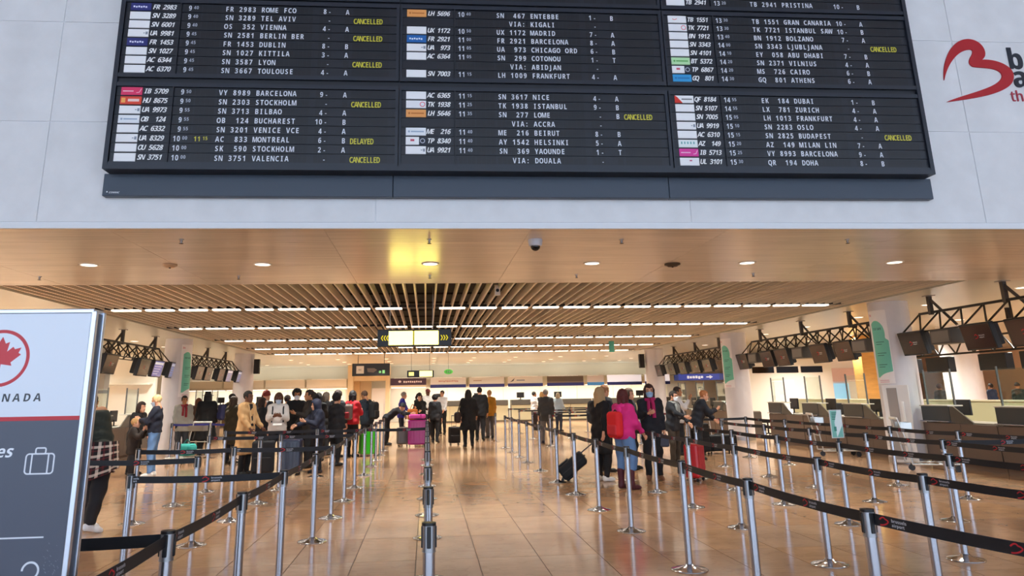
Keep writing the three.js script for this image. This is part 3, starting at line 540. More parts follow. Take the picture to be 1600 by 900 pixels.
// ---------------------------------------------------------------- check-in counters
const slate = mat(0x3c4143, 0.35), brownPanel = mat(0x6b5a4e, 0.45), slopeGlass = mat(0x57534c, 0.25), deskTop = mat(0x8b8678, 0.4), kick = mat(0x7d6654, 0.5);
const counterFab = {};
function counter(x, z, side, label, group) {   // front faces -x when side = 1; unit runs from z to z - 2.13
  const t = thing('check_in_counter', label, 'counter', group, [x, 0, z]);
  const s = side, bx = (a, b, c, d, e, f) => box(Math.min(a * s, b * s), Math.max(a * s, b * s), c, d, e, f);
  const G = counterFab[s] ??= {
    body: [bx(0.03, 0.85, 0.1, 0.86, -2.12, 0)],
    kick: [bx(0.06, 0.8, 0, 0.1, -2.12, 0)],
    panels: [[-0.98, -0.004], [-2.12, -0.988]].map(([a, b]) => metreUV(rbox(0.028, 0.76, b - a, 0.006, 0.014 * s, 0.49, (a + b) / 2, 1))),
    upper: rbox(0.035, 0.3, 0.87, 0.006, 0.02 * s, 1.055, -1.685, 1),
    ledge: rbox(0.16, 0.022, 0.9, 0.006, 0.03 * s, 0.9, -1.685, 1),
    cap: rbox(0.34, 0.024, 0.9, 0.006, 0.15 * s, 1.215, -1.685, 1),
    desk: [bx(0.12, 0.82, 0.862, 0.89, -2.12, 0)],
    side: (() => { const sh = new THREE.Shape(); sh.moveTo(0, 0.87); sh.lineTo(0, 1.2); sh.lineTo(0.12, 1.2); sh.lineTo(0.62, 0.9); sh.lineTo(0.62, 0.87); sh.closePath(); return new THREE.ExtrudeGeometry(sh, { depth: 0.03, bevelEnabled: false }).rotateY(-Math.PI / 2).translate(0.04 * s + (s > 0 ? 0 : 0.03), 0, -1.24); })(),
  };
  // the slope runs towards -z: mirror the extrusion's x into z
  mesh(G.body, mat(0x544a42, 0.6), 'carcass', t); mesh(G.kick, kick, 'kickplate', t);
  for (const g of G.panels) mesh(g, brownPanel, 'front_panel', t);
  mesh(G.upper, slate, 'upper_panel', t); mesh(G.ledge, steel, 'ledge', t); mesh(G.cap, mat(0xb9b4a8, 0.3), 'counter_top', t);
  mesh(G.desk, deskTop, 'desk_top', t); mesh(G.side, slopeGlass, 'sloped_side', t);
  const scr = new THREE.Group(); scr.name = 'glass_screen'; t.add(scr);
  mesh(box(0.17 * s - 0.005, 0.17 * s + 0.005, 1.24, 1.92, -2.1, -1.27), glass, 'pane', scr).castShadow = false;
  for (const zz of [-1.26, -2.11]) mesh(box(0.17 * s - 0.016, 0.17 * s + 0.016, 1.225, 1.96, zz - 0.014, zz + 0.014), mat(0x6d6c66, 0.35, 0.7), 'screen_post', scr);
}
function deskMonitor(x, z, turn, label, group) {
  const t = thing('computer_monitor', label, 'monitor', group, [x, 0.89, z], turn);
  mesh(rbox(0.5, 0.32, 0.04, 0.01, 0, 0.28, 0), blackPlastic, 'screen_housing', t);
  mesh(box(-0.23, 0.23, 0.14, 0.42, 0.0205, 0.0225), mat(0x22272c, 0.15), 'screen', t);
  mesh([rbox(0.05, 0.16, 0.03, 0.008, 0, 0.09, -0.03), rbox(0.22, 0.014, 0.16, 0.005, 0, 0.007, -0.02)], blackPlastic, 'stand', t);
}
const chairParts = () => ({ seat: rbox(0.48, 0.08, 0.46, 0.035, 0, 0.5, 0, 3), back: rbox(0.46, 0.6, 0.07, 0.035, 0, 0.88, -0.24, 3), post: [cyl(0.03, 0.03, 0.36, 0, 0.28, 0, 12), bar(V(0, 0.46, -0.1), V(0, 0.7, -0.27), 0.05, 0.03)], base: [0, 1, 2, 3, 4].map(i => bar(V(0, 0.1, 0), V(Math.sin(i * 1.2566) * 0.28, 0.05, Math.cos(i * 1.2566) * 0.28), 0.04, 0.03)), castor: [0, 1, 2, 3, 4].map(i => cyl(0.03, 0.03, 0.03, 0, 0, 0, 10).rotateZ(Math.PI / 2).translate(Math.sin(i * 1.2566) * 0.28, 0.03, Math.cos(i * 1.2566) * 0.28)) });
let chair0;
function officeChair(x, z, turn, label, group) {
  if (!chair0) {
    chair0 = new THREE.Group(); const c = chairParts();
    mesh(c.seat, mat(0x17181a, 0.8), 'seat', chair0); mesh(c.back, mat(0x1a1b1d, 0.8), 'backrest', chair0); mesh(c.post, blackPlastic, 'column', chair0); mesh(c.base, blackPlastic, 'base', chair0); c.castor.forEach(g => mesh(g, blackPlastic, 'castor', chair0));
  }
  const o = chair0.clone(); o.name = numbered('office_chair'); scene.add(o); o.position.set(x, 0, z); o.rotation.y = turn;
  tag(o, label, 'chair', group);
}
const RZ = [-13.5, -17.0, -19.15, -21.3, -25.6, -27.75, -29.9, -32.05];
[-11.2, -13.35, -16.75, -18.9, -21.05, -25.6, -27.75, -29.9].forEach((z, i) => {
  const zz = i === 0 ? -11.5 : i === 1 ? -13.65 : z;
  counter(10.7, zz, 1, `${i > 2 ? ORD[i] : ['nearest', 'second', 'third'][i]} slate and brown check-in counter in the right-hand line`);
  if (i > 0) { deskMonitor(11.35, zz - 1.7, -Math.PI / 2 + Math.PI, `black computer monitor on the ${ORD[i]} right-hand check-in counter`); officeChair(12.15, zz - 0.9, -Math.PI / 2, `black office chair behind the ${ORD[i]} right-hand check-in counter`); }
});
[-17.2, -19.35, -21.5, -26, -28.15, -30.3].forEach((z, i) => {
  counter(-8.5, z, -1, `${ORD[i]} slate and brown check-in counter in the left-hand line`);
  deskMonitor(-9.15, z - 1.7, -Math.PI / 2, `black computer monitor on the ${ORD[i]} left-hand check-in counter`);
});
// ---------------------------------------------------------------- lattice trusses with hanging monitors
const trussMat = mat(0x2a241f, 0.45, 0.4);
function truss(x, za, zb, label, hz) {
  const t = thing('monitor_truss', label, 'truss', null, [x, 0, 0]);
  const n = Math.round((za - zb) / 0.62), st = (za - zb) / n, top = 3.14, bot = 2.74;
  mesh([box(-0.025, 0.025, top - 0.025, top + 0.025, zb + st / 2, za - st / 2)], trussMat, 'top_chord', t);
  for (const s of x > 0 && za > -12 ? [-1] : [-1, 1]) mesh([box(s * 0.26 - 0.013, s * 0.26 + 0.013, bot - 0.013, bot + 0.013, zb, za)], trussMat, 'bottom_chord', t);
  for (let i = 0; i < n; i++) for (const s of x > 0 && za > -12 ? [-1] : [-1, 1]) {
    const z0 = za - i * st - (s === -Math.sign(x) ? 0 : st * 0.32);
    if (z0 - st < zb - 0.01) continue;
    mesh([bar(V(s * 0.26, bot, z0), V(0, top, z0 - st / 2), 0.026), bar(V(s * 0.26, bot, z0 - st), V(0, top, z0 - st / 2), 0.026)], trussMat, 'lattice_pair', t);
  }
  for (const z of hz) {
    const h = new THREE.Group(); h.name = 'hanger'; t.add(h);
    const d = x > 0 ? 1 : -1;
    mesh([box(-0.04, 0.04, CEIL - 0.4, CEIL, z - 0.04, z + 0.04), bar(V(0, CEIL - 0.06, z), V(0.2 * d, bot + 0.1, z + 0.45), 0.055)], mat(0x4d4641, 0.5, 0.3), 'strut', h);
    mesh(box(-0.09, 0.09, CEIL - 0.015, CEIL, z - 0.09, z + 0.09), mat(0x8a8580, 0.5), 'ceiling_plate', h);
    mesh(box(-0.035, 0.035, top - 0.05, CEIL - 0.38, z - 0.035, z + 0.035), mat(0x4d4641, 0.5, 0.3), 'post', h);
  }
}
truss(10.75, -10.6, -15.7, 'near lattice truss carrying monitors above the right-hand counters', [-12.9, -15.0]);
truss(10.75, -16.9, -24.3, 'middle lattice truss carrying monitors above the right-hand counters', [-18.1, -20.6, -23.3]);
truss(10.75, -25.6, -33.4, 'far lattice truss carrying monitors above the right-hand counters', [-26.8, -29.3, -31.9]);
truss(-8.3, -16.6, -24.3, 'near lattice truss carrying monitors above the left-hand counters', [-18.4, -21.1, -23.6]);
truss(-8.3, -25.5, -33.2, 'far lattice truss carrying monitors above the left-hand counters', [-26.6, -29.2, -31.8]);
const screenTex = (bg, lit) => canvasTex(256, 160, (g) => {
  g.fillStyle = bg; g.fillRect(0, 0, 256, 160);
  if (lit === 1) { g.fillStyle = '#c8cede'; g.fillRect(10, 10, 236, 26); g.fillStyle = '#8d97c8'; for (let i = 0; i < 4; i++) g.fillRect(16, 50 + i * 26, 200 - i * 22, 12); return; }
  g.strokeStyle = '#b8202c'; g.lineWidth = 5; g.beginPath(); g.moveTo(104, 74); g.quadraticCurveTo(120, 56, 124, 70); g.quadraticCurveTo(142, 74, 128, 86); g.quadraticCurveTo(116, 92, 104, 92); g.stroke();
  g.fillStyle = '#c9c4c4'; g.font = 'bold 13px sans-serif'; g.fillText('brussels', 142, 76); g.fillText('airport', 142, 90);
});
const monMats = [['#3b2a28', 0, 0.1], ['#22252b', 0, 0.08], ['#4a3d3a', 0, 0.14], ['#4a55a8', 1, 0.5], ['#8d8fa8', 1, 0.4]].map(([bg, lit, e]) => { const tx = screenTex(bg, lit); return new THREE.MeshPhysicalMaterial({ map: tx, roughness: 0.12, emissive: 0xffffff, emissiveMap: tx, emissiveIntensity: e }); });
let mon0 = {};
function hangMonitor(x, z, side, kind, label) {
  const turn = side > 0 ? -Math.PI / 2 : Math.PI / 2;
  let o = mon0[kind];
  if (!o) {
    o = mon0[kind] = new THREE.Group();
    const tilt = new THREE.Group(); 
    const R = g => g.rotateX(0.22);
    mesh(R(rbox(0.8, 0.5, 0.1, 0.014, 0, 0, 0.06)), blackPlastic, 'screen_housing', o);
    mesh(R(rbox(0.66, 0.42, 0.16, 0.03, 0, 0.0, -0.06)), mat(0x17161a, 0.6), 'rear_housing', o);
    mesh(R(new THREE.PlaneGeometry(0.74, 0.44).translate(0, 0, 0.1115)), monMats[kind], 'screen', o);
    mesh([bar(V(0, 0.15, -0.06), V(0, 0.24, -0.12), 0.09, 0.05)], trussMat, 'bracket', o);
  }
  const m = o.clone(); m.name = numbered('hanging_monitor'); scene.add(m);
  m.position.set(x, 2.53, z); m.rotation.y = turn;
  tag(m, label, 'monitor', null);
}
[[-12.2, 0], [-13.35, 0], [-15.3, 1], [-18.0, 0], [-19.2, 0], [-21.3, 0], [-22.3, 0], [-24.1, 2], [-27.3, 2], [-28.5, 2], [-30.0, 2], [-31.4, 2], [-33.2, 2]].forEach(([z, k], i) =>
  hangMonitor(10.52, z, 1, k, `${ORD[i]} dark hanging monitor along the right-hand truss line, counting from the front`));
[[-18.0, 1], [-19.7, 1], [-22, 1], [-23.1, 3], [-24.9 + 0.35, 4], [-27.3, 2], [-28.4, 2], [-30.1, 2], [-31.3, 4], [-33, 4]].forEach(([z, k], i) =>
  hangMonitor(-8.08, z, -1, k, `${ORD[i]} hanging monitor from the front on the left truss line${k === 3 ? ', its screen lit blue' : ''}`));
// grey number boxes between the monitors
[[10.5, -14.3], [10.5, -17.2], [10.5, -20.25], [10.5, -23.2]].forEach(([x, z], i) => {
  const t = thing('counter_number_box', `grey number box under the right-hand truss, ${ORD[i]} from the front`, 'sign box', null, [x, 2.58, z]);
  mesh(rbox(0.3, 0.3, 0.62, 0.02), mat(0x4a443e, 0.5), 'box_body', t);
  mesh(box(-0.156, -0.149, -0.11, 0.11, -0.26, 0.26), mat(0x6d655c, 0.3), 'number_face', t);
});
// ---------------------------------------------------------------- behind the counters
{
  const low = (name, label, x0, x1, h, z0, z1, m) => { const t = thing(name, label, 'partition'); mesh(box(x0, x1, 0, h, z0, z1), m, 'panel', t); mesh(rbox(x1 - x0 + 0.06, 0.04, z1 - z0 + 0.04, 0.01, (x0 + x1) / 2, h + 0.02, (z0 + z1) / 2), mat(0xcac8ac, 0.4), 'coping', t); return t; };
  const sage = mat(0xb9b893, 0.5);
  low('low_partition', 'long pale green waist-high partition behind the right-hand counters', 14.0, 14.2, 1.22, -21.4, -11.5, sage);
  low('low_partition', 'pale green partition stub behind the middle right-hand counters', 14.4, 14.6, 1.2, -29, -22.6, sage);
  low('low_partition', 'pale partition behind the left-hand counters', -12.3, -12.1, 1.25, -29.5, -16.5, mat(0xb8b09c, 0.5));
  // white cabinet wall with three dark transom windows
  const k = thing('kiosk_wall', 'white kiosk wall with three dark glass transoms behind the right-hand counters', 'kiosk');
  mesh(box(13.6, 17.4, 0, 2.86, -31.4, -31.2), mat(0xf2efe4, 0.5), 'panel', k);
  mesh(box(13.5, 17.5, 2.86, 3.0, -31.5, -31.1), mat(0xb8b29a, 0.5), 'fascia', k);
  for (let i = 0; i < 3; i++) mesh(rbox(0.96, 0.26, 0.03, 0.006, 14.35 + i * 1.08, 2.42, -31.19), mat(0x111014, 0.1), 'transom_pane', k);
  mesh(rbox(0.9, 0.9, 0.02, 0.005, 15.2, 1.55, -31.18), mat(0xfbfaff, 0.4), 'notice_sheet', k);
  const p = thing('service_desk_wall', 'pale service wall with a pinkish poster strip and a blue screen', 'service desk');
  mesh(box(17.6, 22.5, 0, 3.0, -33.4, -33.2), mat(0xf2ece6, 0.5), 'panel', p);
  mesh(box(17.7, 22.4, 1.9, 2.5, -33.19, -33.15), mat(0xe8c8c0, 0.5), 'poster_strip', p);
  mesh(rbox(1.2, 0.8, 0.05, 0.01, 18.6, 1.42, -33.14), new THREE.MeshStandardMaterial({ color: 0x9fd0ea, emissive: 0x6fb8dd, emissiveIntensity: 0.7, roughness: 0.3 }), 'screen', p);
  mesh(rbox(0.5, 0.3, 0.06, 0.01, 20.2, 1.28, -33.1), blackPlastic, 'monitor', p);
  const kl = thing('kiosk_wall', 'cream kiosk wall with a pale shelf line behind the left-hand counters', 'kiosk');
  mesh(box(-16.1, -10.3, 0, 3.3, -29.9, -29.7), mat(0xf6f0e2, 0.5), 'panel', kl);
  mesh(rbox(5.6, 0.06, 0.3, 0.01, -13.2, 2.2, -29.56), mat(0xe9e2d2, 0.5), 'shelf', kl);
  mesh(rbox(5.8, 0.2, 0.3, 0.01, -13.2, 3.4, -29.8), mat(0xcfc6b4, 0.5), 'fascia', kl);
  // second line of black monitors over the far desk line
  const b = thing('monitor_truss', 'black truss with a strip of dark monitors beyond the right-hand counters', 'truss');
  mesh([box(14.55, 14.6, 2.85, 2.9, -22.4, -11), box(14.55, 14.6, 2.45, 2.5, -22.4, -11)], trussMat, 'chord', b);
  for (let i = 0; i < 16; i++) mesh([bar(V(14.57, 2.47, -11.2 - i * 0.7), V(14.57, 2.87, -11.55 - i * 0.7), 0.03), bar(V(14.57, 2.87, -11.55 - i * 0.7), V(14.57, 2.47, -11.9 - i * 0.7), 0.03)], trussMat, 'lattice_pair', b);
  for (const z of [-12.4, -14.6, -16.8, -18.2, -20.3, -21.7]) mesh(rbox(0.22, 0.42, 0.95, 0.02, 14.57, 2.2, z), blackPlastic, 'hanging_screen', b);
  for (const z of [-13, -17.5, -21.5]) mesh(box(14.53, 14.61, 2.85, CEIL, z - 0.04, z + 0.04), trussMat, 'post', b);
  // bags and crates beyond the partition, yellow stickers
  for (const [i, z] of [-13.4, -14.3].entries()) { const s = thing('warning_sticker', i ? 'yellow sticker on the pale green partition, further from the camera' : 'yellow sticker on the pale green partition, nearer the camera', 'sticker', null, [13.985, 1.0 + i * 0.12, z - 1]); mesh(rbox(0.02, 0.14, 0.2, 0.004), mat(0xe2c21c, 0.5), 'sticker_sheet', s); mesh(box(-0.0115, -0.0105, -0.02, 0.02, -0.07, 0.07), mat(0x5b4c10, 0.5), 'print', s); }
}
// ---------------------------------------------------------------- back wall: counters and lit airline headers
{
  const stripes = [0x2b2f7a, 0x2b2f7a, 0x2b2f7a, 0x2b2f7a, 0x4a9ae0, 0x2b2f7a, 0x2b2f7a];
  const heads = [[-2.25, 0.0], [0.24, 2.47], [2.68, 4.9], [5.12, 7.35], [7.62, 9.98], [10.2, 11.3], [11.5, 13.75], [13.95, 15.6], [-7.4, -4.95], [-9.9, -7.5], [-12.4, -10.0], [-14.9, -12.5]];
  const names = ['dark plum header panel with pale lettering over the back counter', 'white header panel with faint red lettering and blue stripe at the back', 'white header panel with blue stripe, third from the doorway', 'white header panel with a small dark tail emblem and blue stripe', 'grey-brown header panel with blue stripe at the back', 'narrow header panel with a bright blue stripe', 'brightly lit white header panel near the right end', 'short white header panel at the far right end', 'cream header panel left of the doorway', 'cream header panel second left of the doorway', 'cream header panel third left of the doorway', 'cream header panel at the far left end'];
  heads.forEach(([x0, x1], i) => {
    const t = thing('airline_header', names[i], 'header sign', null, [0, 0, -47.5]);
    const cols = ['#46304a', '#f6efe8', '#f4ecdf', '#f4ecdf', '#8d7c6c', '#f2e6e0', '#fdf8ff', '#fdf8ff', '#f6ecd6', '#f6ecd6', '#f6ecd6', '#f6ecd6'];
    const tx = canvasTex(256, 64, (g) => {
      g.fillStyle = cols[i]; g.fillRect(0, 0, 256, 64);
      if (i === 0) { g.fillStyle = '#f0e8f4'; for (let q = 0; q < 9; q++) g.fillRect(92 + q * 15, 24 + (q * 5) % 3, 11, 18 - (q * 7) % 5); g.beginPath(); g.arc(66, 30, 11, 0, 7); g.fill(); }
      if (i === 1) { g.fillStyle = '#cf8f86'; for (let q = 0; q < 12; q++) g.fillRect(60 + q * 12, 26 + (q * 5) % 4, 8, 13 - (q * 7) % 5); }
      if (i === 2) { g.fillStyle = '#cfae90'; g.fillRect(30, 28, 60, 8); }
      if (i === 3) { g.fillStyle = '#3a3436'; g.beginPath(); g.moveTo(16, 52); g.lineTo(32, 34); g.lineTo(50, 14); g.lineTo(40, 40); g.fill(); g.fillStyle = '#8892a8'; g.fillRect(64, 30, 60, 9); }
      if (i === 4) { g.fillStyle = '#6c5d50'; g.fillRect(0, 8, 256, 44); }
    });
    const fm = i === 6 || i === 7 ? new THREE.MeshStandardMaterial({ map: tx, roughness: 0.5, emissive: 0xffffff, emissiveMap: tx, emissiveIntensity: 0.5 }) : new THREE.MeshStandardMaterial({ map: tx, roughness: 0.5 });
    mesh(box(x0, x1, 2.12, 2.68, -1.98, -0.006), mat(0xe8dcc6, 0.5), 'header_box', t);
    mesh(new THREE.PlaneGeometry(x1 - x0 - 0.02, 0.42).translate((x0 + x1) / 2, 2.46, -0.004), fm, 'header_face', t);
    if (i > 0 && i < 8) mesh(box(x0, x1, 2.06, 2.25, -0.006, 0.02), mat(stripes[i - 1], 0.4), 'stripe', t);
    areaLight((x0 + x1) / 2, 2.09, -48.3, x1 - x0 - 0.1, 0.5, WASH, SOFTWARM, [0, -1, -0.35]);
    const lt = mesh(box(x0 + 0.05, x1 - 0.05, 2.095, 2.12, -0.95, -0.6), tubeGlow, 'under_light', t); lt.castShadow = false;
    const ul = mesh(box(x0 + 0.2, x1 - 0.2, 2.68, 2.7, -0.9, -0.7), tubeGlow, 'up_light', t); ul.castShadow = false;
    areaLight((x0 + x1) / 2, 2.72, -48.3, x1 - x0 - 0.4, 0.2, WASH * 0.35, SOFTWARM, [0, 1, -0.2]);
  });
  // wall panels between counter and header, posts
  const bw = structure('wall_back_panelling');
  for (let i = 0; i < 13; i++) { const x = 0.12 + i * 1.225; mesh(rbox(1.2, 2.0, 0.03, 0.006, x + 0.6, 1.06, BACKZ + 0.02, 1), mat(0xf6efd8, 0.5), numbered('wall_panel'), bw); }
  for (let i = 0; i < 9; i++) { const x = -5.2 - i * 1.225; mesh(rbox(1.2, 2.0, 0.03, 0.006, x - 0.6, 1.06, BACKZ + 0.02, 1), mat(0xf6efd8, 0.5), numbered('wall_panel'), bw); }
  for (const [i, [a, b]] of [[0.2, 4.9], [5.1, 10.0], [10.2, 15.4], [-15, -7.4]].entries()) {
    const t = thing('back_counter', ['long grey-topped counter below the white headers at the back', 'second long grey-topped counter at the back, behind the dark-coated walker', 'third long grey-topped counter at the back right', 'long grey-topped counter at the back left, hidden behind the crowd'][i], 'counter', null, [0, 0, -45.6]);
    const front = mat(0xbdb99a, 0.45);
    for (let x = a, k = 0; x < b - 0.3; x += 1.2, k++) mesh(rbox(Math.min(1.19, b - x), 0.86, 0.05, 0.008, x + Math.min(1.19, b - x) / 2, 0.53, 0, 1), front, 'front_panel', t);
    mesh(box(a, b, 0, 1.0, -0.7, -0.03), mat(0x6b6457, 0.6), 'carcass', t);
    mesh(rbox(b - a, 0.3, 0.8, 0.012, (a + b) / 2, 1.12, -0.33), mat(0x56544d, 0.4), 'counter_top', t);
    for (let x = a + 0.6, k = 0; x < b - 0.5; x += 2.3, k++) deskMonitorAt(x, 1.27, -45.9, `black computer monitor on the ${['first', 'second', 'third', 'left'][i]} back counter, ${k ? ORD[k].replace('nearest', 'first') : 'first'} from its left end`);
  }
  function deskMonitorAt(x, y, z, label) {
    const t = thing('computer_monitor', label, 'monitor', null, [x, y, z]);
    mesh(rbox(0.46, 0.32, 0.05, 0.012, 0, 0.27, 0), blackPlastic, 'screen_housing', t);
    mesh([rbox(0.06, 0.14, 0.04, 0.008, 0, 0.08, -0.02), rbox(0.24, 0.014, 0.16, 0.005, 0, 0.007, -0.02)], blackPlastic, 'stand', t);
  }
  // doorway and pilasters left of the plum header
  const d = structure('door_1');
  mesh([box(-4.9, -4.55, 0, CEIL, -48.2, -47.6), box(-2.55, -2.28, 0, CEIL, -48.2, -47.6), box(-4.55, -2.55, 2.55, CEIL, -48.2, -47.8)], mat(0xe8d2aa, 0.6), 'door_frame', d);
  mesh(box(-4.55, -4.2, 0, 2.55, -49, -48.2), mat(0xc8a878, 0.6), 'door_reveal', d);
  mesh(rbox(1.0, 2.1, 0.05, 0.008, -2.95, 1.05, -48.4), mat(0xf8f4f0, 0.4), 'door_leaf', d);
  mesh(box(-4.2, -3.5, 0, 2.55, -48.9, -48.6), mat(0xd8c09a, 0.6), 'door_side', d);
}
{
  const t = thing('yellow_sign', 'plain yellow hanging panel glimpsed through the near right-hand truss', 'hanging sign', null, [12.6, 3.1, -19.6]);
  mesh(rbox(0.42, 0.62, 0.05, 0.01), mat(0xe2b818, 0.45), 'panel', t);
  for (const x of [-0.15, 0.15]) mesh(rod(V(x, 0.31, 0), V(x, 0.4, 0), 0.008), brushed, 'suspension_rod', t);
}
// ---------------------------------------------------------------- stanchions and belts
const PH = 0.961;
const beltTex = canvasTex(512, 48, (g) => {
  g.fillStyle = '#14161d'; g.fillRect(0, 0, 512, 48);
  g.fillStyle = '#1b1e27'; g.fillRect(0, 0, 512, 3); g.fillRect(0, 45, 512, 3);
  g.strokeStyle = '#c8202c'; g.lineWidth = 6; g.beginPath(); g.moveTo(30, 20); g.quadraticCurveTo(48, 0, 56, 14); g.quadraticCurveTo(80, 20, 62, 32); g.quadraticCurveTo(48, 42, 30, 42); g.stroke();
  g.fillStyle = '#c9ccd6'; g.font = 'bold 17px sans-serif'; g.fillText('brussels', 84, 22); g.fillText('airport', 84, 40);
});
beltTex.wrapS = beltTex.wrapT = THREE.RepeatWrapping;
const beltMat = new THREE.MeshPhysicalMaterial({ map: beltTex, roughness: 0.62, sheen: 0.2 });
const blueBelt = mat(0x23246a, 0.6);
const baseGeo = new THREE.LatheGeometry([[0, 0.055], [0.036, 0.055], [0.05, 0.036], [0.11, 0.022], [0.158, 0.012], [0.168, 0.006], [0.168, 0], [0, 0]].map(p => new THREE.Vector2(...p)), 40);
const tubeGeo = cyl(0.032, 0.032, PH - 0.15, 0, (PH - 0.11) / 2 + 0.02, 0, 24);
const headGeo = mergeGeometries([cyl(0.0345, 0.0345, 0.125, 0, PH - 0.075, 0, 24), cyl(0.036, 0.036, 0.006, 0, PH - 0.137, 0, 24)].map(flat));
const capGeo = mergeGeometries([cyl(0.037, 0.037, 0.014, 0, PH - 0.007, 0, 24)].map(flat));
const slotGeo = [0, 1, 2, 3].map(i => rbox(0.022, 0.105, 0.014, 0.004, 0, PH - 0.068, 0.0335, 1).rotateY(i * Math.PI / 2));
function stanchion(x, z, label, group, turn = 0) {
  const t = thing('queue_stanchion', label, 'stanchion', group, [x, 0, z], turn);
  mesh(baseGeo, polished, 'base', t); mesh(tubeGeo, steel, 'post', t);
  const h = mesh(headGeo, brushed, 'head', t); mesh(capGeo, blackPlastic, 'cap', h);
  for (const g of slotGeo) mesh(g, blackPlastic, 'belt_slot', h);
  return t;
}
const beltFab = (len, sag) => {
  const g = new THREE.BoxGeometry(len, 0.058, 0.003, 8, 1, 1), p = g.attributes.position, uv = g.attributes.uv, n = g.attributes.normal;
  for (let i = 0; i < p.count; i++) {
    const x = p.getX(i), k = 2 * x / len;
    p.setY(i, p.getY(i) - sag * (1 - k * k));
    const u = (x + len / 2) / 0.72;
    uv.setXY(i, n.getZ(i) < -0.5 ? -u : u, (p.getY(i) + sag * (1 - k * k)) / 0.058 + 0.5);
  }
  return g;
};
function belt(post, bx, bz, m = beltMat, sag = 0.012) {     // belt pulled out of a stanchion towards (bx, bz)
  const ax = post.position.x, az = post.position.z, dx = bx - ax, dz = bz - az, d = Math.hypot(dx, dz);
  const o = mesh(beltFab(d - 0.076, sag), m, 'belt', post);
  const a = Math.atan2(-dz, dx);
  o.position.set(dx / 2, 0.915, dz / 2); o.rotation.y = a;
  o.position.applyAxisAngle(V(0, 1, 0), -post.rotation.y); o.rotation.y = a - post.rotation.y;
}
const ZL = [-2.6, -4.13, -5.68, -7.25, -9.25, -10.93, -12.6, -14.33, -16.45, -18.5, -20.1, -21.8, -23.6, -25.3];
function row(xs, iFrom, iTo, desc, group, connect = true, turn = 0) {
  let prev; const out = [];
  for (let i = iFrom; i <= iTo; i++) {
    const x = typeof xs === 'function' ? xs(ZL[i]) : xs;
    const s = stanchion(x, ZL[i], `${ORD[i - iFrom]} steel belt stanchion in the ${desc}`, group, turn);
    if (prev && connect) belt(prev, x, ZL[i]);
    prev = s; out.push(s);
  }
  return out;
}
const rowA = row(-1.3, 1, 12, 'row left of the open aisle, edging the left queue', null);
belt(rowA[0], -1.3, -2.6);
stanchion(-1.3, -2.6, 'steel belt stanchion before the aisle row, just out of the lower left frame edge');
const rowM = row(z => 0.015, 1, 10, 'centre row lined up straight ahead', null);
const rowB = row(z => z > -6 ? 2.4 : 2.43, 1, 12, 'row right of the open aisle, beside the pink-jacketed woman', null);
belt(rowB[0], 2.75, -2.7); stanchion(2.75, -2.7, 'steel belt stanchion just outside the lower right frame edge');
const rowC = row(3.78, 2, 7, 'second row right of the aisle', null);
belt(rowC[0], 4.0, -4.1); stanchion(4.0, -4.1, 'steel belt stanchion before the second right row, outside the frame');
const rowD = row(5.13, 3, 7, 'third row right of the aisle', null);
belt(rowD[0], 5.3, -5.7); stanchion(5.3, -5.7, 'steel belt stanchion before the third right row, outside the frame');
const rowE = row(6.49, 4, 8, 'fourth row right of the aisle', null);
belt(rowE[0], 6.6, -7.3); stanchion(6.6, -7.3, 'steel belt stanchion before the fourth right row, outside the frame');
const rowF = row(7.93, 5, 9, 'fifth row right of the aisle, nearest the counters', null);
{ const s = stanchion(8.2, -9.3, 'steel belt stanchion outside the right frame edge, before the counters'); belt(rowE[0], 8.2, -9.3); belt(rowF[0], 8.2, -9.3); }
belt(rowF[4], 6.5, -18.6); stanchion(6.5, -18.6, 'steel belt stanchion at the far end of the row nearest the counters');
// left queue: cross belts between two inner rows
const rowG = row(-2.65, 3, 7, 'first row inside the left queue', null, false);
const rowH = row(-3.93, 4, 7, 'second row inside the left queue', null, false);
const gA = stanchion(-2.65, -4.13, 'steel belt stanchion hidden behind the airline sign, near the left edge');
belt(rowA[0], -2.65, -4.13); belt(rowA[2], -2.65, -7.2); belt(rowG[1], -3.93, -9.25); belt(rowA[4], -2.65, -10.93); belt(rowG[2], -3.93, -10.93); belt(rowH[3], -2.65, -14.33); belt(rowG[4], -1.3, -14.33);
{
  const s1 = stanchion(-2.3, -16.5, 'steel belt stanchion in front of the child in the navy hood'); belt(s1, -1.3, -16.45); belt(rowA[7], 0.015, -16.45);
  const s2 = stanchion(-4.2, -16.5, 'steel belt stanchion in front of the camel-coated man'); belt(s1, -4.2, -16.5);
  const b = [[-5.2, -21.6], [-6.1, -22.3], [-7.2, -22.4]].map(([x, z], i) => stanchion(x, z, `${['right-hand', 'middle', 'left-hand'][i]} of three steel stanchions with a dark blue belt, before the crowd`));
  belt(b[0], -6.1, -22.3, blueBelt); belt(b[1], -7.2, -22.4, blueBelt);
  stanchion(-5.2, -24.4, 'steel belt stanchion behind the blue belt, among the waiting crowd');
}
// far right lattice of belts before the back counters
{
  const farX = [3.9, 5.3, 6.8, 8.3], farZ = [-24, -28, -32, -36];
  farZ.forEach((z, j) => { let p; farX.forEach((x, i) => { const s = stanchion(x, z, `steel stanchion ${i ? ORD[i].replace('nearest', 'first') : 'first'} from the left in the ${j ? ORD[j] : 'nearest'} far cross row before the back counters`); if (p) belt(p, x, z); p = s; }); });
  for (let i = 0; i < 4; i++) { const s = stanchion(2.44, [-27, -29.5, -32, -35][i], `${['first', 'second', 'third', 'last'][i]} steel stanchion continuing the right aisle row far back`); }
}
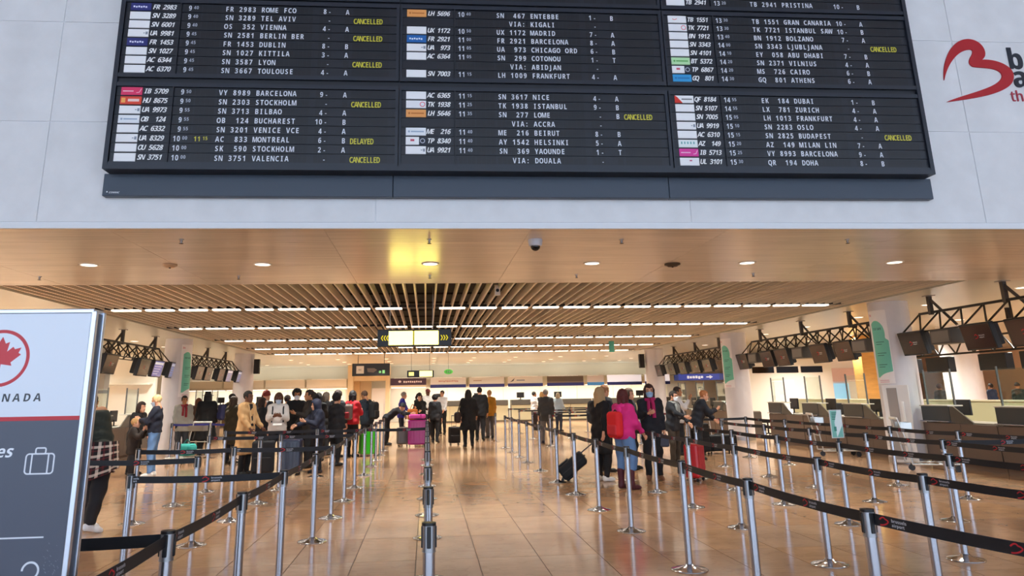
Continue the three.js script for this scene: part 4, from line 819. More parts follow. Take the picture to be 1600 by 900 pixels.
// teal notice clipped on a stanchion of the third right row
{
  const t = thing('queue_notice', 'small teal notice in a clip frame on top of a belt stanchion on the right', 'notice', null, [5.13, 1.17, -9.25], 0.1);
  const tx = canvasTex(96, 200, (g) => { g.fillStyle = '#7fbfae'; g.fillRect(0, 0, 96, 200); g.fillStyle = '#e8f2ee'; g.beginPath(); g.moveTo(96, 0); g.lineTo(96, 110); g.lineTo(40, 200); g.lineTo(30, 90); g.lineTo(60, 0); g.fill(); g.fillStyle = '#226a5c'; for (let i = 0; i < 5; i++) g.fillRect(12, 14 + i * 12, 44 - i * 4, 6); g.fillStyle = '#3a8a78'; g.fillRect(20, 120, 22, 34); });
  mesh(rbox(0.17, 0.34, 0.012, 0.004, 0, 0, 0), mat(0xd8d8d6, 0.4), 'clip_frame', t);
  mesh(new THREE.PlaneGeometry(0.15, 0.32).translate(0, 0, 0.0066), new THREE.MeshStandardMaterial({ map: tx, roughness: 0.5 }), 'notice_sheet', t);
  mesh(box(-0.015, 0.015, -0.215, -0.17, -0.006, 0.006), blackPlastic, 'clip_stem', t);
}
// ---------------------------------------------------------------- luggage
function suitcase(label, hex, w, h, d, [x, z], turn, o = {}) {
  const t = thing('suitcase', label, 'suitcase', null, [x, 0, z], turn);
  if (o.tilt) t.rotation.set(0, turn, 0);
  const inner = t;
  const shellM = mat(hex, o.soft ? 0.75 : 0.32, 0, o.soft ? undefined : { clearcoat: 0.4 });
  const T = g => o.tilt ? g.translate(0, -0.028, -d / 2 + 0.05).rotateX(o.tilt).translate(0, 0.028, d / 2 - 0.05) : g;
  const ext = o.handle ?? 0;
  mesh(T(rbox(w, h - 0.06, d, 0.05, 0, h / 2 + 0.03, 0, 4)), shellM, 'shell', inner);
  const ribs = []; if (!o.soft) for (let i = -2; i <= 2; i++) for (const s of [-1, 1]) ribs.push(T(rbox(w * 0.07, h * 0.74, 0.012, 0.005, i * w * 0.155, h / 2 + 0.03, s * (d / 2 + 0.003), 1)));
  else for (const s of [-1, 1]) ribs.push(T(rbox(w * 0.8, h * 0.4, 0.035, 0.015, 0, h * 0.34, s * (d / 2 + 0.012), 2)));
  ribs.forEach(g => mesh(g, shellM, o.soft ? 'pocket' : 'rib', inner));
  mesh(T(box(-w / 2 - 0.004, w / 2 + 0.004, 0.1, h - 0.04, -0.008, 0.008)), mat(0x1a1a1c, 0.6), 'zip_line', inner);
  for (const sx of [-1, 1]) for (const sz of [-1, 1]) mesh(T(cyl(0.028, 0.028, 0.025, 0, 0, 0, 12).rotateZ(Math.PI / 2).translate(sx * (w / 2 - 0.06), 0.028, sz * (d / 2 - 0.05))), blackPlastic, 'wheel', inner);
  mesh(T(rbox(w * 0.34, 0.025, 0.03, 0.01, 0, h + 0.02, 0)), mat(0x222226, 0.5), 'grip', inner);
  if (ext) {
    mesh([T(rod(V(-w * 0.2, h - 0.02, -d * 0.3), V(-w * 0.2, h + ext, -d * 0.3), 0.009)), T(rod(V(w * 0.2, h - 0.02, -d * 0.3), V(w * 0.2, h + ext, -d * 0.3), 0.009)), T(rbox(w * 0.46, 0.03, 0.03, 0.012, 0, h + ext, -d * 0.3))], mat(0x44464c, 0.4, 0.6), 'telescopic_handle', inner);
  }
  return t;
}
suitcase('bright green hard-shell suitcase beside the person in the red jacket', 0x2fc41a, 0.44, 0.7, 0.28, [-1.62, -21.6], 0.5);
suitcase('grey-brown small hard suitcase with pulled-out handle, left of the magenta one', 0x5f5850, 0.4, 0.6, 0.25, [-0.78, -25.6], 0.15, { handle: 0.5 });
suitcase('large magenta hard-shell suitcase standing beside the centre row', 0xb01088, 0.6, 0.84, 0.32, [-0.3, -25.3], 0.05);
{ const p = thing('travel_pillow', 'pink soft bundle lying on top of the magenta suitcase', 'bundle', null, [-0.3, 0.87, -25.3]); mesh(rbox(0.56, 0.14, 0.28, 0.06, 0, 0.07, 0, 4), mat(0xe85cc0, 0.8), 'bundle_body', p); mesh(rbox(0.06, 0.146, 0.286, 0.02, 0.12, 0.07, 0), mat(0xd03ca8, 0.8), 'strap', p); }
suitcase('large black suitcase standing before the camel-coated man', 0x121217, 0.46, 0.72, 0.3, [-3.48, -16.9], 0.1, { soft: 1 });
suitcase('large dark navy suitcase beside the child in the navy hood', 0x1a1f38, 0.5, 0.74, 0.3, [-2.92, -16.95], -0.1, {});
suitcase('black cabin bag pulled by the long-haired walker in the open aisle', 0x0e0e12, 0.38, 0.58, 0.24, [0.93, -25.6], 0.2, { soft: 1, handle: 0.35 });
suitcase('black trolley case tilted on its wheels, pulled by the blonde woman', 0x121216, 0.4, 0.6, 0.26, [2.5, -14.6], 1.35, { soft: 1, handle: 0.42, tilt: 0.92 });
suitcase('red hard-shell suitcase standing beside the woman with the blue mask', 0xb8121e, 0.42, 0.66, 0.27, [4.95, -14.0], 0.9);
suitcase('tall black suitcase upright behind the bending man on the right', 0x101014, 0.48, 0.78, 0.3, [7.1, -19.6], 0.2, { soft: 1 });
suitcase('low wide black holdall on wheels at the right of the group', 0x0f0f13, 0.85, 0.46, 0.4, [7.75, -19.9], 0.2, { soft: 1 });
// ---------------------------------------------------------------- baggage trolleys
function trolley(x, z, turn, label, load) {
  const t = thing('baggage_trolley', label, 'trolley', null, [x, 0, z], turn);
  const m = mat(0xc6c6c2, 0.28, 0.9);
  mesh([rod(V(-0.26, 0.14, 0.45), V(-0.3, 0.14, -0.4), 0.016), rod(V(0.26, 0.14, 0.45), V(0.3, 0.14, -0.4), 0.016), rod(V(-0.26, 0.14, 0.45), V(0.26, 0.14, 0.45), 0.016), ...[0.3, 0.12, -0.06, -0.24].map(q => rod(V(-0.28, 0.15, q), V(0.28, 0.15, q), 0.012))], m, 'platform', t);
  mesh([tube([V(-0.3, 0.14, -0.4), V(-0.3, 0.6, -0.46), V(-0.28, 1.0, -0.56)], 0.016, 16), tube([V(0.3, 0.14, -0.4), V(0.3, 0.6, -0.46), V(0.28, 1.0, -0.56)], 0.016, 16), rod(V(-0.3, 0.5, -0.45), V(0.3, 0.5, -0.45), 0.012), rod(V(-0.3, 0.3, -0.43), V(0.3, 0.3, -0.43), 0.012)], m, 'back_frame', t);
  mesh([rbox(0.6, 0.05, 0.05, 0.02, 0, 1.0, -0.57)], mat(0xdedcd4, 0.4), 'push_bar', t);
  mesh([box(-0.24, 0.24, 0.78, 0.79, -0.5, -0.3), box(-0.24, 0.24, 0.79, 0.92, -0.31, -0.3), box(-0.24, -0.23, 0.79, 0.92, -0.5, -0.3), box(0.23, 0.24, 0.79, 0.92, -0.5, -0.3)], m, 'basket', t);
  for (const [wx, wz] of [[-0.24, 0.4], [0.24, 0.4], [0, -0.36]]) mesh([cyl(0.06, 0.06, 0.04, 0, 0, 0, 16).rotateZ(Math.PI / 2).translate(wx, 0.06, wz), bar(V(wx, 0.06, wz), V(wx, 0.14, wz), 0.03)], blackPlastic, 'wheel', t);
  return t;
}
trolley(9.95, -14.6, 1.2, 'steel baggage trolley parked beside the near white column');
trolley(10.05, -18.2, 1.3, 'steel baggage trolley before the right-hand counters, left of the near column');
trolley(9.2, -24.2, 0.3, 'steel baggage trolley near the second right column');
trolley(-6.3, -20.9, -0.4, 'steel baggage trolley carrying a teal bag, before the blue belt');
{ const b = thing('holdall', 'teal soft bag lying on the baggage trolley before the crowd', 'bag', null, [-6.28, 0.17, -20.85], -0.4); mesh(rbox(0.46, 0.3, 0.36, 0.1, 0, 0.16, 0, 4), mat(0x2a9a94, 0.8), 'bag_body', b); mesh(tube([V(-0.12, 0.3, 0), V(0, 0.42, 0), V(0.12, 0.3, 0)], 0.012, 12, 6), mat(0x1d6f6a, 0.8), 'carry_handle', b); }
// ---------------------------------------------------------------- people: smooth fields of tapered capsules, meshed with surface nets
function surfaceNet(f, lo, hi, c) {
  const nx = Math.ceil((hi[0] - lo[0]) / c) + 1, ny = Math.ceil((hi[1] - lo[1]) / c) + 1, nz = Math.ceil((hi[2] - lo[2]) / c) + 1;
  const g = new Float32Array(nx * ny * nz), id = new Int32Array(nx * ny * nz).fill(-1), pos = [], idx = [];
  let q = 0;
  for (let k = 0; k < nz; k++) for (let j = 0; j < ny; j++) for (let i = 0; i < nx; i++) g[q++] = f(lo[0] + i * c, lo[1] + j * c, lo[2] + k * c);
  const at = (i, j, k) => i + nx * (j + ny * k);
  const E = [[0, 1], [2, 3], [4, 5], [6, 7], [0, 2], [1, 3], [4, 6], [5, 7], [0, 4], [1, 5], [2, 6], [3, 7]];
  const v = new Float32Array(8);
  for (let k = 0; k < nz - 1; k++) for (let j = 0; j < ny - 1; j++) for (let i = 0; i < nx - 1; i++) {
    let m = 0;
    for (let t = 0; t < 8; t++) { v[t] = g[at(i + (t & 1), j + (t >> 1 & 1), k + (t >> 2))]; if (v[t] < 0) m |= 1 << t; }
    if (m === 0 || m === 255) continue;
    let x = 0, y = 0, z = 0, n = 0;
    for (const [a, b] of E) { if ((v[a] < 0) === (v[b] < 0)) continue; const s = v[a] / (v[a] - v[b]); x += (a & 1) + s * ((b & 1) - (a & 1)); y += (a >> 1 & 1) + s * ((b >> 1 & 1) - (a >> 1 & 1)); z += (a >> 2) + s * ((b >> 2) - (a >> 2)); n++; }
    id[at(i, j, k)] = pos.length / 3; pos.push(lo[0] + (i + x / n) * c, lo[1] + (j + y / n) * c, lo[2] + (k + z / n) * c);
  }
  const quad = (a, b, d, e, flip) => { if (a < 0 || b < 0 || d < 0 || e < 0) return; flip ? idx.push(a, d, b, b, d, e) : idx.push(a, b, d, b, e, d); };
  for (let k = 1; k < nz - 1; k++) for (let j = 1; j < ny - 1; j++) for (let i = 1; i < nx - 1; i++) {
    const s = g[at(i, j, k)] < 0;
    if (s !== g[at(i + 1, j, k)] < 0) quad(id[at(i, j - 1, k - 1)], id[at(i, j, k - 1)], id[at(i, j - 1, k)], id[at(i, j, k)], !s);
    if (s !== g[at(i, j + 1, k)] < 0) quad(id[at(i - 1, j, k - 1)], id[at(i, j, k - 1)], id[at(i - 1, j, k)], id[at(i, j, k)], s);
    if (s !== g[at(i, j, k + 1)] < 0) quad(id[at(i - 1, j - 1, k)], id[at(i, j - 1, k)], id[at(i - 1, j, k)], id[at(i, j, k)], !s);
  }
  const o = new THREE.BufferGeometry();
  o.setAttribute('position', new THREE.Float32BufferAttribute(pos, 3)); o.setIndex(idx); o.computeVertexNormals();
  const uv = new Float32Array(pos.length / 3 * 2); for (let i = 0; i < pos.length / 3; i++) { uv[2 * i] = (pos[3 * i] + pos[3 * i + 2]) * 4; uv[2 * i + 1] = pos[3 * i + 1] * 4; }
  o.setAttribute('uv', new THREE.BufferAttribute(uv, 2));
  return o;
}
const cap = (a, b, ra, rb = ra) => { const d = [b.x - a.x, b.y - a.y, b.z - a.z]; return [a.x, a.y, a.z, d[0], d[1], d[2], ra, rb - ra, Math.max(1e-9, d[0] * d[0] + d[1] * d[1] + d[2] * d[2])]; };
const ell = (x, y, z, rx, ry, rz) => ({ x, y, z, rx, ry, rz, m: Math.min(rx, ry, rz) });
function field(caps, ells = [], k = 0.04) {
  return (x, y, z) => {
    let d = 9;
    for (const p of caps) {
      const px = x - p[0], py = y - p[1], pz = z - p[2];
      let t = (px * p[3] + py * p[4] + pz * p[5]) / p[8]; t = t < 0 ? 0 : t > 1 ? 1 : t;
      const qx = px - t * p[3], qy = py - t * p[4], qz = pz - t * p[5], e = Math.sqrt(qx * qx + qy * qy + qz * qz) - p[6] - t * p[7];
      const h = k - Math.abs(d - e); d = Math.min(d, e) - (h > 0 ? h * h / (4 * k) : 0);
    }
    for (const p of ells) {
      const qx = (x - p.x) / p.rx, qy = (y - p.y) / p.ry, qz = (z - p.z) / p.rz, e = (Math.sqrt(qx * qx + qy * qy + qz * qz) - 1) * p.m;
      const h = k - Math.abs(d - e); d = Math.min(d, e) - (h > 0 ? h * h / (4 * k) : 0);
    }
    return d;
  };
}
const bounds = (caps, pad) => { const lo = [9, 9, 9], hi = [-9, -9, -9]; for (const p of caps) for (let a = 0; a < 3; a++) { const r = Math.max(p[6], p[6] + p[7]) + pad; lo[a] = Math.min(lo[a], p[a] - r, p[a] + p[a + 3] - r); hi[a] = Math.max(hi[a], p[a] + r, p[a] + p[a + 3] + r); } return [lo, hi]; };

// head, hair, hat, mask and shoe shapes are built once and shared
const headF = (() => {
  const base = field([cap(V(0, -0.06, -0.02), V(0, -0.16, -0.035), 0.05, 0.056)], [ell(0, 0.035, -0.012, 0.075, 0.088, 0.095), ell(0, -0.045, 0.02, 0.058, 0.068, 0.074), ell(0, -0.098, 0.06, 0.026, 0.02, 0.026)], 0.03);
  const detail = field([cap(V(0, 0.012, 0.084), V(0, -0.03, 0.108), 0.009, 0.013), cap(V(-0.013, -0.034, 0.095), V(0.013, -0.034, 0.095), 0.009), cap(V(-0.02, -0.064, 0.088), V(0.02, -0.064, 0.088), 0.006, 0.006), cap(V(-0.016, -0.074, 0.086), V(0.016, -0.074, 0.086), 0.007), cap(V(-0.05, 0.034, 0.07), V(-0.014, 0.036, 0.088), 0.008), cap(V(0.05, 0.034, 0.07), V(0.014, 0.036, 0.088), 0.008)], [ell(-0.079, -0.008, -0.012, 0.012, 0.032, 0.02), ell(0.079, -0.008, -0.012, 0.012, 0.032, 0.02), ell(-0.032, 0.01, 0.074, 0.014, 0.012, 0.012), ell(0.032, 0.01, 0.074, 0.014, 0.012, 0.012)], 0.01);
  const sock = (x, y, z) => Math.min(Math.hypot(x - 0.032, (y - 0.012) * 1.3, z - 0.098), Math.hypot(x + 0.032, (y - 0.012) * 1.3, z - 0.098)) - 0.02;
  return (x, y, z) => { let d = Math.max(base(x, y, z), -sock(x, y, z)); const e = detail(x, y, z), h = 0.012 - Math.abs(d - e); return Math.min(d, e) - (h > 0 ? h * h / 0.048 : 0); };
})();
const headGeoP = surfaceNet(headF, [-0.11, -0.2, -0.13], [0.11, 0.14, 0.14], 0.0075);
const HAIR = {};
function hairGeo(style) {
  if (HAIR[style]) return HAIR[style];
  const sk = ell(0, 0.038, -0.018, 0.088, 0.1, 0.107), c = 0.01, wob = (x, y, z) => 0.004 * Math.sin(x * 90 + y * 30) * Math.sin(y * 60 + z * 80);
  const face = (x, y, z) => Math.max(0.035 - z, y - 0.055 - 0.3 * Math.abs(x), -1);          // inside the face opening when negative
  let f, lo = [-0.16, -0.2, -0.2], hi = [0.16, 0.22, 0.16];
  const cut = (d, x, y, z) => Math.max(d, -face(x, y, z));
  if (style === 'short') { const b = field([], [sk], 0.02); f = (x, y, z) => Math.max(cut(b(x, y, z) + wob(x, y, z), x, y, z), -0.06 - y + (z > -0.02 ? (z + 0.02) * 1.2 : 0)); }
  if (style === 'curly') { const b = field([], [ell(0, 0.055, -0.02, 0.115, 0.115, 0.12)], 0.02); f = (x, y, z) => Math.max(cut(b(x, y, z) + 2.4 * wob(x * 1.3, y * 1.3, z), x, y, z), -0.06 - y); }
  if (style === 'bob') { const b = field([cap(V(-0.07, 0.01, -0.02), V(-0.078, -0.1, -0.01), 0.04, 0.03), cap(V(0.07, 0.01, -0.02), V(0.078, -0.1, -0.01), 0.04, 0.03), cap(V(-0.04, 0, -0.07), V(-0.045, -0.11, -0.075), 0.05, 0.04), cap(V(0.04, 0, -0.07), V(0.045, -0.11, -0.075), 0.05, 0.04)], [ell(0, 0.042, -0.018, 0.096, 0.106, 0.112)], 0.03); f = (x, y, z) => cut(b(x, y, z) + wob(x, y, z), x, y, z); }
  if (style === 'long') { lo = [-0.17, -0.42, -0.2]; const b = field([cap(V(-0.075, 0.0, -0.02), V(-0.09, -0.3, 0.0), 0.036, 0.03), cap(V(0.075, 0.0, -0.02), V(0.09, -0.3, 0.0), 0.036, 0.03), cap(V(-0.045, 0, -0.07), V(-0.06, -0.36, -0.09), 0.05, 0.035), cap(V(0.045, 0, -0.07), V(0.06, -0.36, -0.09), 0.05, 0.035), cap(V(0, 0, -0.075), V(0, -0.37, -0.1), 0.05, 0.035)], [ell(0, 0.042, -0.018, 0.093, 0.104, 0.112)], 0.03); f = (x, y, z) => cut(b(x, y, z) + wob(x, y * 0.4, z), x, y, z); }
  if (style === 'bun') { const b = field([], [sk, ell(0, 0.12, -0.085, 0.048, 0.045, 0.048)], 0.02); f = (x, y, z) => Math.max(cut(b(x, y, z) + wob(x, y, z), x, y, z), -0.07 - y); hi = [0.16, 0.26, 0.16]; }
  if (style === 'tail') { lo = [-0.16, -0.3, -0.24]; const b = field([cap(V(0, 0.06, -0.12), V(0, -0.05, -0.17), 0.035, 0.04), cap(V(0, -0.05, -0.17), V(0, -0.24, -0.15), 0.04, 0.018)], [sk], 0.02); f = (x, y, z) => Math.max(cut(b(x, y, z) + wob(x, y, z), x, y, z), Math.hypot(x, z + 0.15) < 0.07 ? -1 : -0.07 - y); }
  if (style === 'hood') { lo = [-0.2, -0.24, -0.22]; const b = field([cap(V(0, -0.1, -0.05), V(0, -0.16, -0.04), 0.1, 0.115)], [ell(0, 0.035, -0.02, 0.118, 0.132, 0.132)], 0.06), h = ell(0, -0.005, 0.14, 0.072, 0.1, 0.1); f = (x, y, z) => Math.max(b(x, y, z), -(Math.hypot((x - h.x) / h.rx, (y - h.y) / h.ry, (z - h.z) / h.rz) - 1) * 0.07); }
  if (style === 'hijab') { lo = [-0.24, -0.3, -0.22]; const b = field([cap(V(0, -0.08, -0.03), V(0, -0.2, -0.02), 0.095, 0.14), cap(V(-0.1, -0.2, -0.02), V(0.1, -0.2, -0.02), 0.09)], [ell(0, 0.038, -0.015, 0.1, 0.116, 0.12)], 0.06), h = ell(0, 0.0, 0.12, 0.06, 0.085, 0.07); f = (x, y, z) => Math.max(b(x, y, z), -(Math.hypot((x - h.x) / h.rx, (y - h.y) / h.ry, (z - h.z) / h.rz) - 1) * 0.06); }
  if (style === 'beanie') { const b = field([cap(V(-0.04, 0.02, -0.015), V(0.04, 0.02, -0.015), 0.075)], [ell(0, 0.06, -0.02, 0.094, 0.105, 0.113)], 0.02); f = (x, y, z) => Math.max(b(x, y, z), 0.022 - y - (z < 0 ? 0.25 * -z : 0)); }
  if (style === 'cap') { const b = field([], [ell(0, 0.06, -0.015, 0.092, 0.09, 0.11)], 0.02); f = (x, y, z) => Math.min(Math.max(b(x, y, z), 0.04 - y), Math.max(Math.abs(y - 0.05 + 0.3 * (z - 0.08)) - 0.008, Math.hypot(x * 1.1, z - 0.09) - 0.085, 0.05 - z)); hi = [0.16, 0.22, 0.2]; }
  if (style === 'hat') { const b = field([cap(V(0, 0.06, -0.015), V(0, 0.14, -0.015), 0.1, 0.082)], [], 0.02); f = (x, y, z) => Math.min(Math.max(b(x, y, z), 0.04 - y, y - 0.17), Math.max(Math.abs(y - 0.05) - 0.008, Math.hypot(x, z + 0.015) - 0.165)); hi = [0.2, 0.24, 0.2]; lo = [-0.2, -0.1, -0.2]; }
  return HAIR[style] = surfaceNet(f, lo, hi, c);
}
const maskGeo = surfaceNet((x, y, z) => Math.max(headF(x, y, z) - 0.009, -(headF(x, y, z) - 0.001), Math.abs(y + 0.06) - 0.045 - 0.1 * z * (Math.abs(x) < 0.03 ? 1 : 0), 0.03 - z), [-0.1, -0.13, 0.0], [0.1, 0.02, 0.14], 0.0065);
const eyeGeo = mergeGeometries([-1, 1].map(s => new THREE.SphereGeometry(0.0105, 10, 8).translate(s * 0.032, 0.011, 0.081)));
const browGeo = mergeGeometries([-1, 1].map(s => flat(bar(V(s * 0.016, 0.034, 0.093), V(s * 0.05, 0.036, 0.078), 0.007))));
const handGeo = (() => {     // wrist at the origin, fingers along -y, palm towards -x, thumb towards +z
  const caps = [cap(V(0, 0.01, 0), V(0, -0.03, 0), 0.024, 0.026), ...[-0.024, -0.008, 0.008, 0.024].map(z => cap(V(0, -0.03, z * 0.7), V(0, -0.085, z), 0.014, 0.0125))];
  const len = [0.058, 0.07, 0.075, 0.066];
  [-0.027, -0.009, 0.009, 0.027].forEach((z, i) => { const L = len[i]; caps.push(cap(V(0, -0.085, z), V(-0.008, -0.085 - L * 0.5, z * 1.08), 0.0092, 0.0088), cap(V(-0.008, -0.085 - L * 0.5, z * 1.08), V(-0.03, -0.085 - L * 0.92, z * 1.05), 0.0088, 0.0075)); });
  caps.push(cap(V(0, -0.03, 0.02), V(-0.012, -0.062, 0.046), 0.013, 0.011), cap(V(-0.012, -0.062, 0.046), V(-0.028, -0.096, 0.05), 0.0105, 0.0085));
  const [lo, hi] = bounds(caps, 0.012); return surfaceNet(field(caps, [], 0.006), lo, hi, 0.0055);
})();
const handGeoR = (() => { const g = handGeo.clone().scale(-1, 1, 1), ix = g.index.array.slice(); for (let i = 0; i < ix.length; i += 3) [ix[i + 1], ix[i + 2]] = [ix[i + 2], ix[i + 1]]; g.setIndex([...ix]); g.computeVertexNormals(); return g; })();
const SHOES = {};
function shoeGeo(kind) {
  if (SHOES[kind]) return SHOES[kind];
  const caps = [cap(V(0, 0.045, -0.05), V(0, 0.035, 0.1), 0.042, 0.04), cap(V(0, 0.035, 0.09), V(0.004, 0.03, 0.155), 0.043, 0.034), cap(V(0, 0.06, -0.02), V(0, 0.1, -0.015), 0.047, 0.05)];
  if (kind === 'boot') caps.push(cap(V(0, 0.1, -0.015), V(0, 0.34, -0.02), 0.054, 0.066));
  if (kind === 'ankle') caps.push(cap(V(0, 0.1, -0.015), V(0, 0.17, -0.02), 0.05, 0.052));
  const b = field(caps, [], 0.03), top = kind === 'boot' ? 0.35 : kind === 'ankle' ? 0.18 : 0.105;
  return SHOES[kind] = surfaceNet((x, y, z) => Math.max(b(x, y, z), 0.004 - y, y - top), [-0.09, -0.012, -0.12], [0.09, top + 0.03, 0.22], 0.011);
}
const soleGeo = (() => { const s = new THREE.Shape(); s.absellipse(0, 0.045, 0.05, 0.15, 0, Math.PI * 2); return new THREE.ExtrudeGeometry(s, { depth: 0.02, bevelEnabled: false, curveSegments: 12 }).rotateX(Math.PI / 2).translate(0, 0.02, 0); })();
const skinMats = { light: 0xd9a080, pale: 0xe4b494, tan: 0xb07a55, brown: 0x6d4430, dark: 0x3f281d };
const ARMS = {       // forward swing, outward, elbow bend, inward turn of the forearm
  down: [0.05, 0.14, 0.25, 0.05], hang: [0.0, 0.1, 0.1, 0.0], fold: [0.45, 0.12, 1.45, 0.75], hold: [0.5, 0.18, 1.25, 0.35], reach: [0.75, 0.12, 0.5, 0.1], back: [-0.4, 0.14, 0.15, 0], up: [0.7, 0.3, 1.9, 0.5], pocket: [-0.15, 0.28, 0.75, 0.25], low: [0.35, 0.1, 0.4, 0.1], rest: [0.3, 0.2, 1.1, 0.5], swing: [0.35, 0.12, 0.35, 0.05],
};
const cellBig = 0.027;
function person(o) {
  const H = o.h ?? 1.72, s = H / 1.72, kid = o.kid ? 1 : 0, fat = o.fat ?? 1;
  const t = thing('person', o.label, 'person', null, [o.x, 0, o.z], o.face ?? 0);
  const J = {}; const hipY = 0.93, bend = o.bend ?? 0, side = o.lean ?? 0;
  const up = (x, y, z) => { const p = V(x, y - hipY, z); p.applyAxisAngle(V(1, 0, 0), bend); p.applyAxisAngle(V(0, 0, 1), -side); return p.add(V(0, hipY, 0)).multiplyScalar(s); };
  const st = o.stride ?? 0, spread = o.spread ?? 0.1;
  const legs = [1, -1].map(sd => {
    const f = sd * st, hip = V(sd * 0.088, hipY - 0.02, 0), ank = V(sd * spread, 0.09 + (f < 0 ? 0.03 : 0), f), knee = hip.clone().lerp(ank, 0.5).add(V(sd * 0.01, 0.02, 0.03 + Math.abs(st) * 0.1));
    return { sd, hip: hip.multiplyScalar(s), knee: knee.multiplyScalar(s), ank: ank.multiplyScalar(s), pitch: f < 0 ? 0.25 : 0 };
  });
  const arms = [1, -1].map(sd => {
    const [a, ow, e, inn] = ARMS[(sd > 0 ? o.armL : o.armR) ?? 'down'], sh = up(sd * 0.175 * (0.5 + fat / 2), 1.405, 0);
    const dir = (p, out) => V(sd * Math.sin(out), -Math.cos(p) * Math.cos(out), Math.sin(p)).normalize();
    const d1 = dir(a + bend * 0.35, ow), d2 = dir(a + e + bend * 0.35, ow - inn);
    const el = sh.clone().addScaledVector(d1, 0.285 * s), wr = el.clone().addScaledVector(d2, 0.25 * s);
    return { sd, sh, el, wr, d2 };
  });
  const S = s * fat, thick = (v) => v * S;
  const chestL = up(-0.09, 1.29, 0), chestR = up(0.09, 1.29, 0), belL = up(-0.065, 1.1, 0.01), belR = up(0.065, 1.1, 0.01), pelL = V(-0.07 * s, 0.94 * s, 0), pelR = V(0.07 * s, 0.94 * s, 0), neck0 = up(0, 1.42, -0.01), neck1 = up(0, 1.53, 0.0), shL = up(-0.13, 1.41, -0.01), shR = up(0.13, 1.41, -0.01);
  const headC = up(0, 1.607, 0.025);
  const torso = (e) => [cap(chestL, chestR, thick(0.098) + e), cap(belL, belR, thick(0.095) + e), cap(chestL, belL, thick(0.095) + e), cap(chestR, belR, thick(0.095) + e), cap(pelL, pelR, thick(0.108) + e), cap(belL, pelL, thick(0.095) + e), cap(belR, pelR, thick(0.095) + e), cap(shL, shR, thick(0.055) + e), cap(neck0, neck0.clone().lerp(neck1, 0.3), 0.058 * s + e)];
  const armC = (e, r = 1) => arms.flatMap(a => [cap(a.sh, a.el, thick(0.05) * r + e, thick(0.041) * r + e), cap(a.el, a.wr, thick(0.04) * r + e, 0.027 * s * r + e)]);
  const legC = (e, w = 1) => legs.flatMap(l => [cap(l.hip, l.knee, thick(0.085) * w + e, thick(0.058) * w + e), cap(l.knee, l.ank, thick(0.056) * w + e, 0.038 * s * w + e)]);
  // body: one continuous skin, head and hands at a finer grid
  const bc = [...torso(0), ...armC(0), ...legC(0), cap(neck0, neck1, 0.052 * s), ...legs.map(l => cap(l.ank.clone().add(V(0, -0.045 * s, -0.02)), l.ank.clone().add(V(0, -0.06 * s, 0.12 * s)), 0.035 * s, 0.028 * s))];
  const [lo, hi] = bounds(bc, 0.04);
  const q = new THREE.Quaternion().setFromEuler(new THREE.Euler((o.nod ?? 0) + bend * 0.55, o.turn ?? 0, o.tilt ?? 0, 'YXZ'));
  const hs = s * (kid ? 1.22 : 1.0), hm = new THREE.Matrix4().compose(headC, q, V(hs, hs, hs));
  const pieces = [surfaceNet(field(bc, [], 0.045 * s), lo, hi, cellBig), headGeoP.clone().applyMatrix4(hm)];
  for (const a of arms) {
    const m = new THREE.Matrix4().compose(a.wr, new THREE.Quaternion().setFromUnitVectors(V(0, -1, 0), a.d2), V(s, s, s));
    pieces.push((a.sd > 0 ? handGeo : handGeoR).clone().applyMatrix4(m));
  }
  mesh(mergeGeometries(pieces), mat(skinMats[o.skin ?? 'light'], 0.55), 'body', t);
  // clothing
  const fab = (hex, r = 0.85) => new THREE.MeshPhysicalMaterial({ color: hex, roughness: r, bumpMap: weave, bumpScale: 0.0015, sheen: 0.25, sheenRoughness: 0.7 });
  const fold = (x, y, z) => 0.0055 * Math.sin(y * 38 + x * 21 + Math.sin(z * 17) * 2) + 0.004 * Math.sin(x * 47 + z * 39 - y * 15);
  const hem = (o.hem ?? 0.8) * s, tk = (o.puff ?? 0.022);
  if (o.top !== undefined) {
    const tc = [...torso(tk), ...armC(tk * 0.75)];
    if (hem < 0.9 * s) for (const sd of [-1, 1]) {
      const w = hem < 0.6 * s ? 0.11 : 0.085; tc.push(cap(V(sd * 0.06 * s, 0.93 * s, -0.01), V(sd * (w * s + (o.flare ?? 0)), hem - 0.04, legs[sd > 0 ? 0 : 1].ank.z * 0.35), thick(0.112) + tk, thick(0.1) + tk + (o.flare ?? 0)));
    }
    const [a, b] = bounds(tc, 0.04), ff = field(tc, [], 0.05 * s), ny = neck0.y + 0.045 * s;
    mesh(surfaceNet((x, y, z) => Math.max(ff(x, y, z) + fold(x, y, z), hem - y, y - ny - 0.04, (arms.some(m => (x - m.wr.x) * m.d2.x + (y - m.wr.y) * m.d2.y + (z - m.wr.z) * m.d2.z > -0.012 && Math.hypot(x - m.wr.x, y - m.wr.y, z - m.wr.z) < 0.1) ? 0.02 : -1)), a, b, 0.023), fab(o.top), o.topName ?? (hem < 0.62 * s ? 'coat' : 'jacket'), t);
  }
  if (o.pants !== undefined) {
    const end = (o.pantsEnd ?? 0.07) * s, pc = [cap(pelL, pelR, thick(0.108) + 0.012), cap(V(-0.06 * s, 1.0 * s, 0), V(0.06 * s, 1.0 * s, 0), thick(0.1) + 0.01), ...legC(o.loose ?? 0.018, 1.04)];
    const [a, b] = bounds(pc, 0.04), ff = field(pc, [], 0.03 * s);
    mesh(surfaceNet((x, y, z) => Math.max(ff(x, y, z) + fold(x * 0.8, y * 0.7, z), end - y, y - 1.06 * s), a, b, 0.023), fab(o.pants), 'trousers', t);
  }
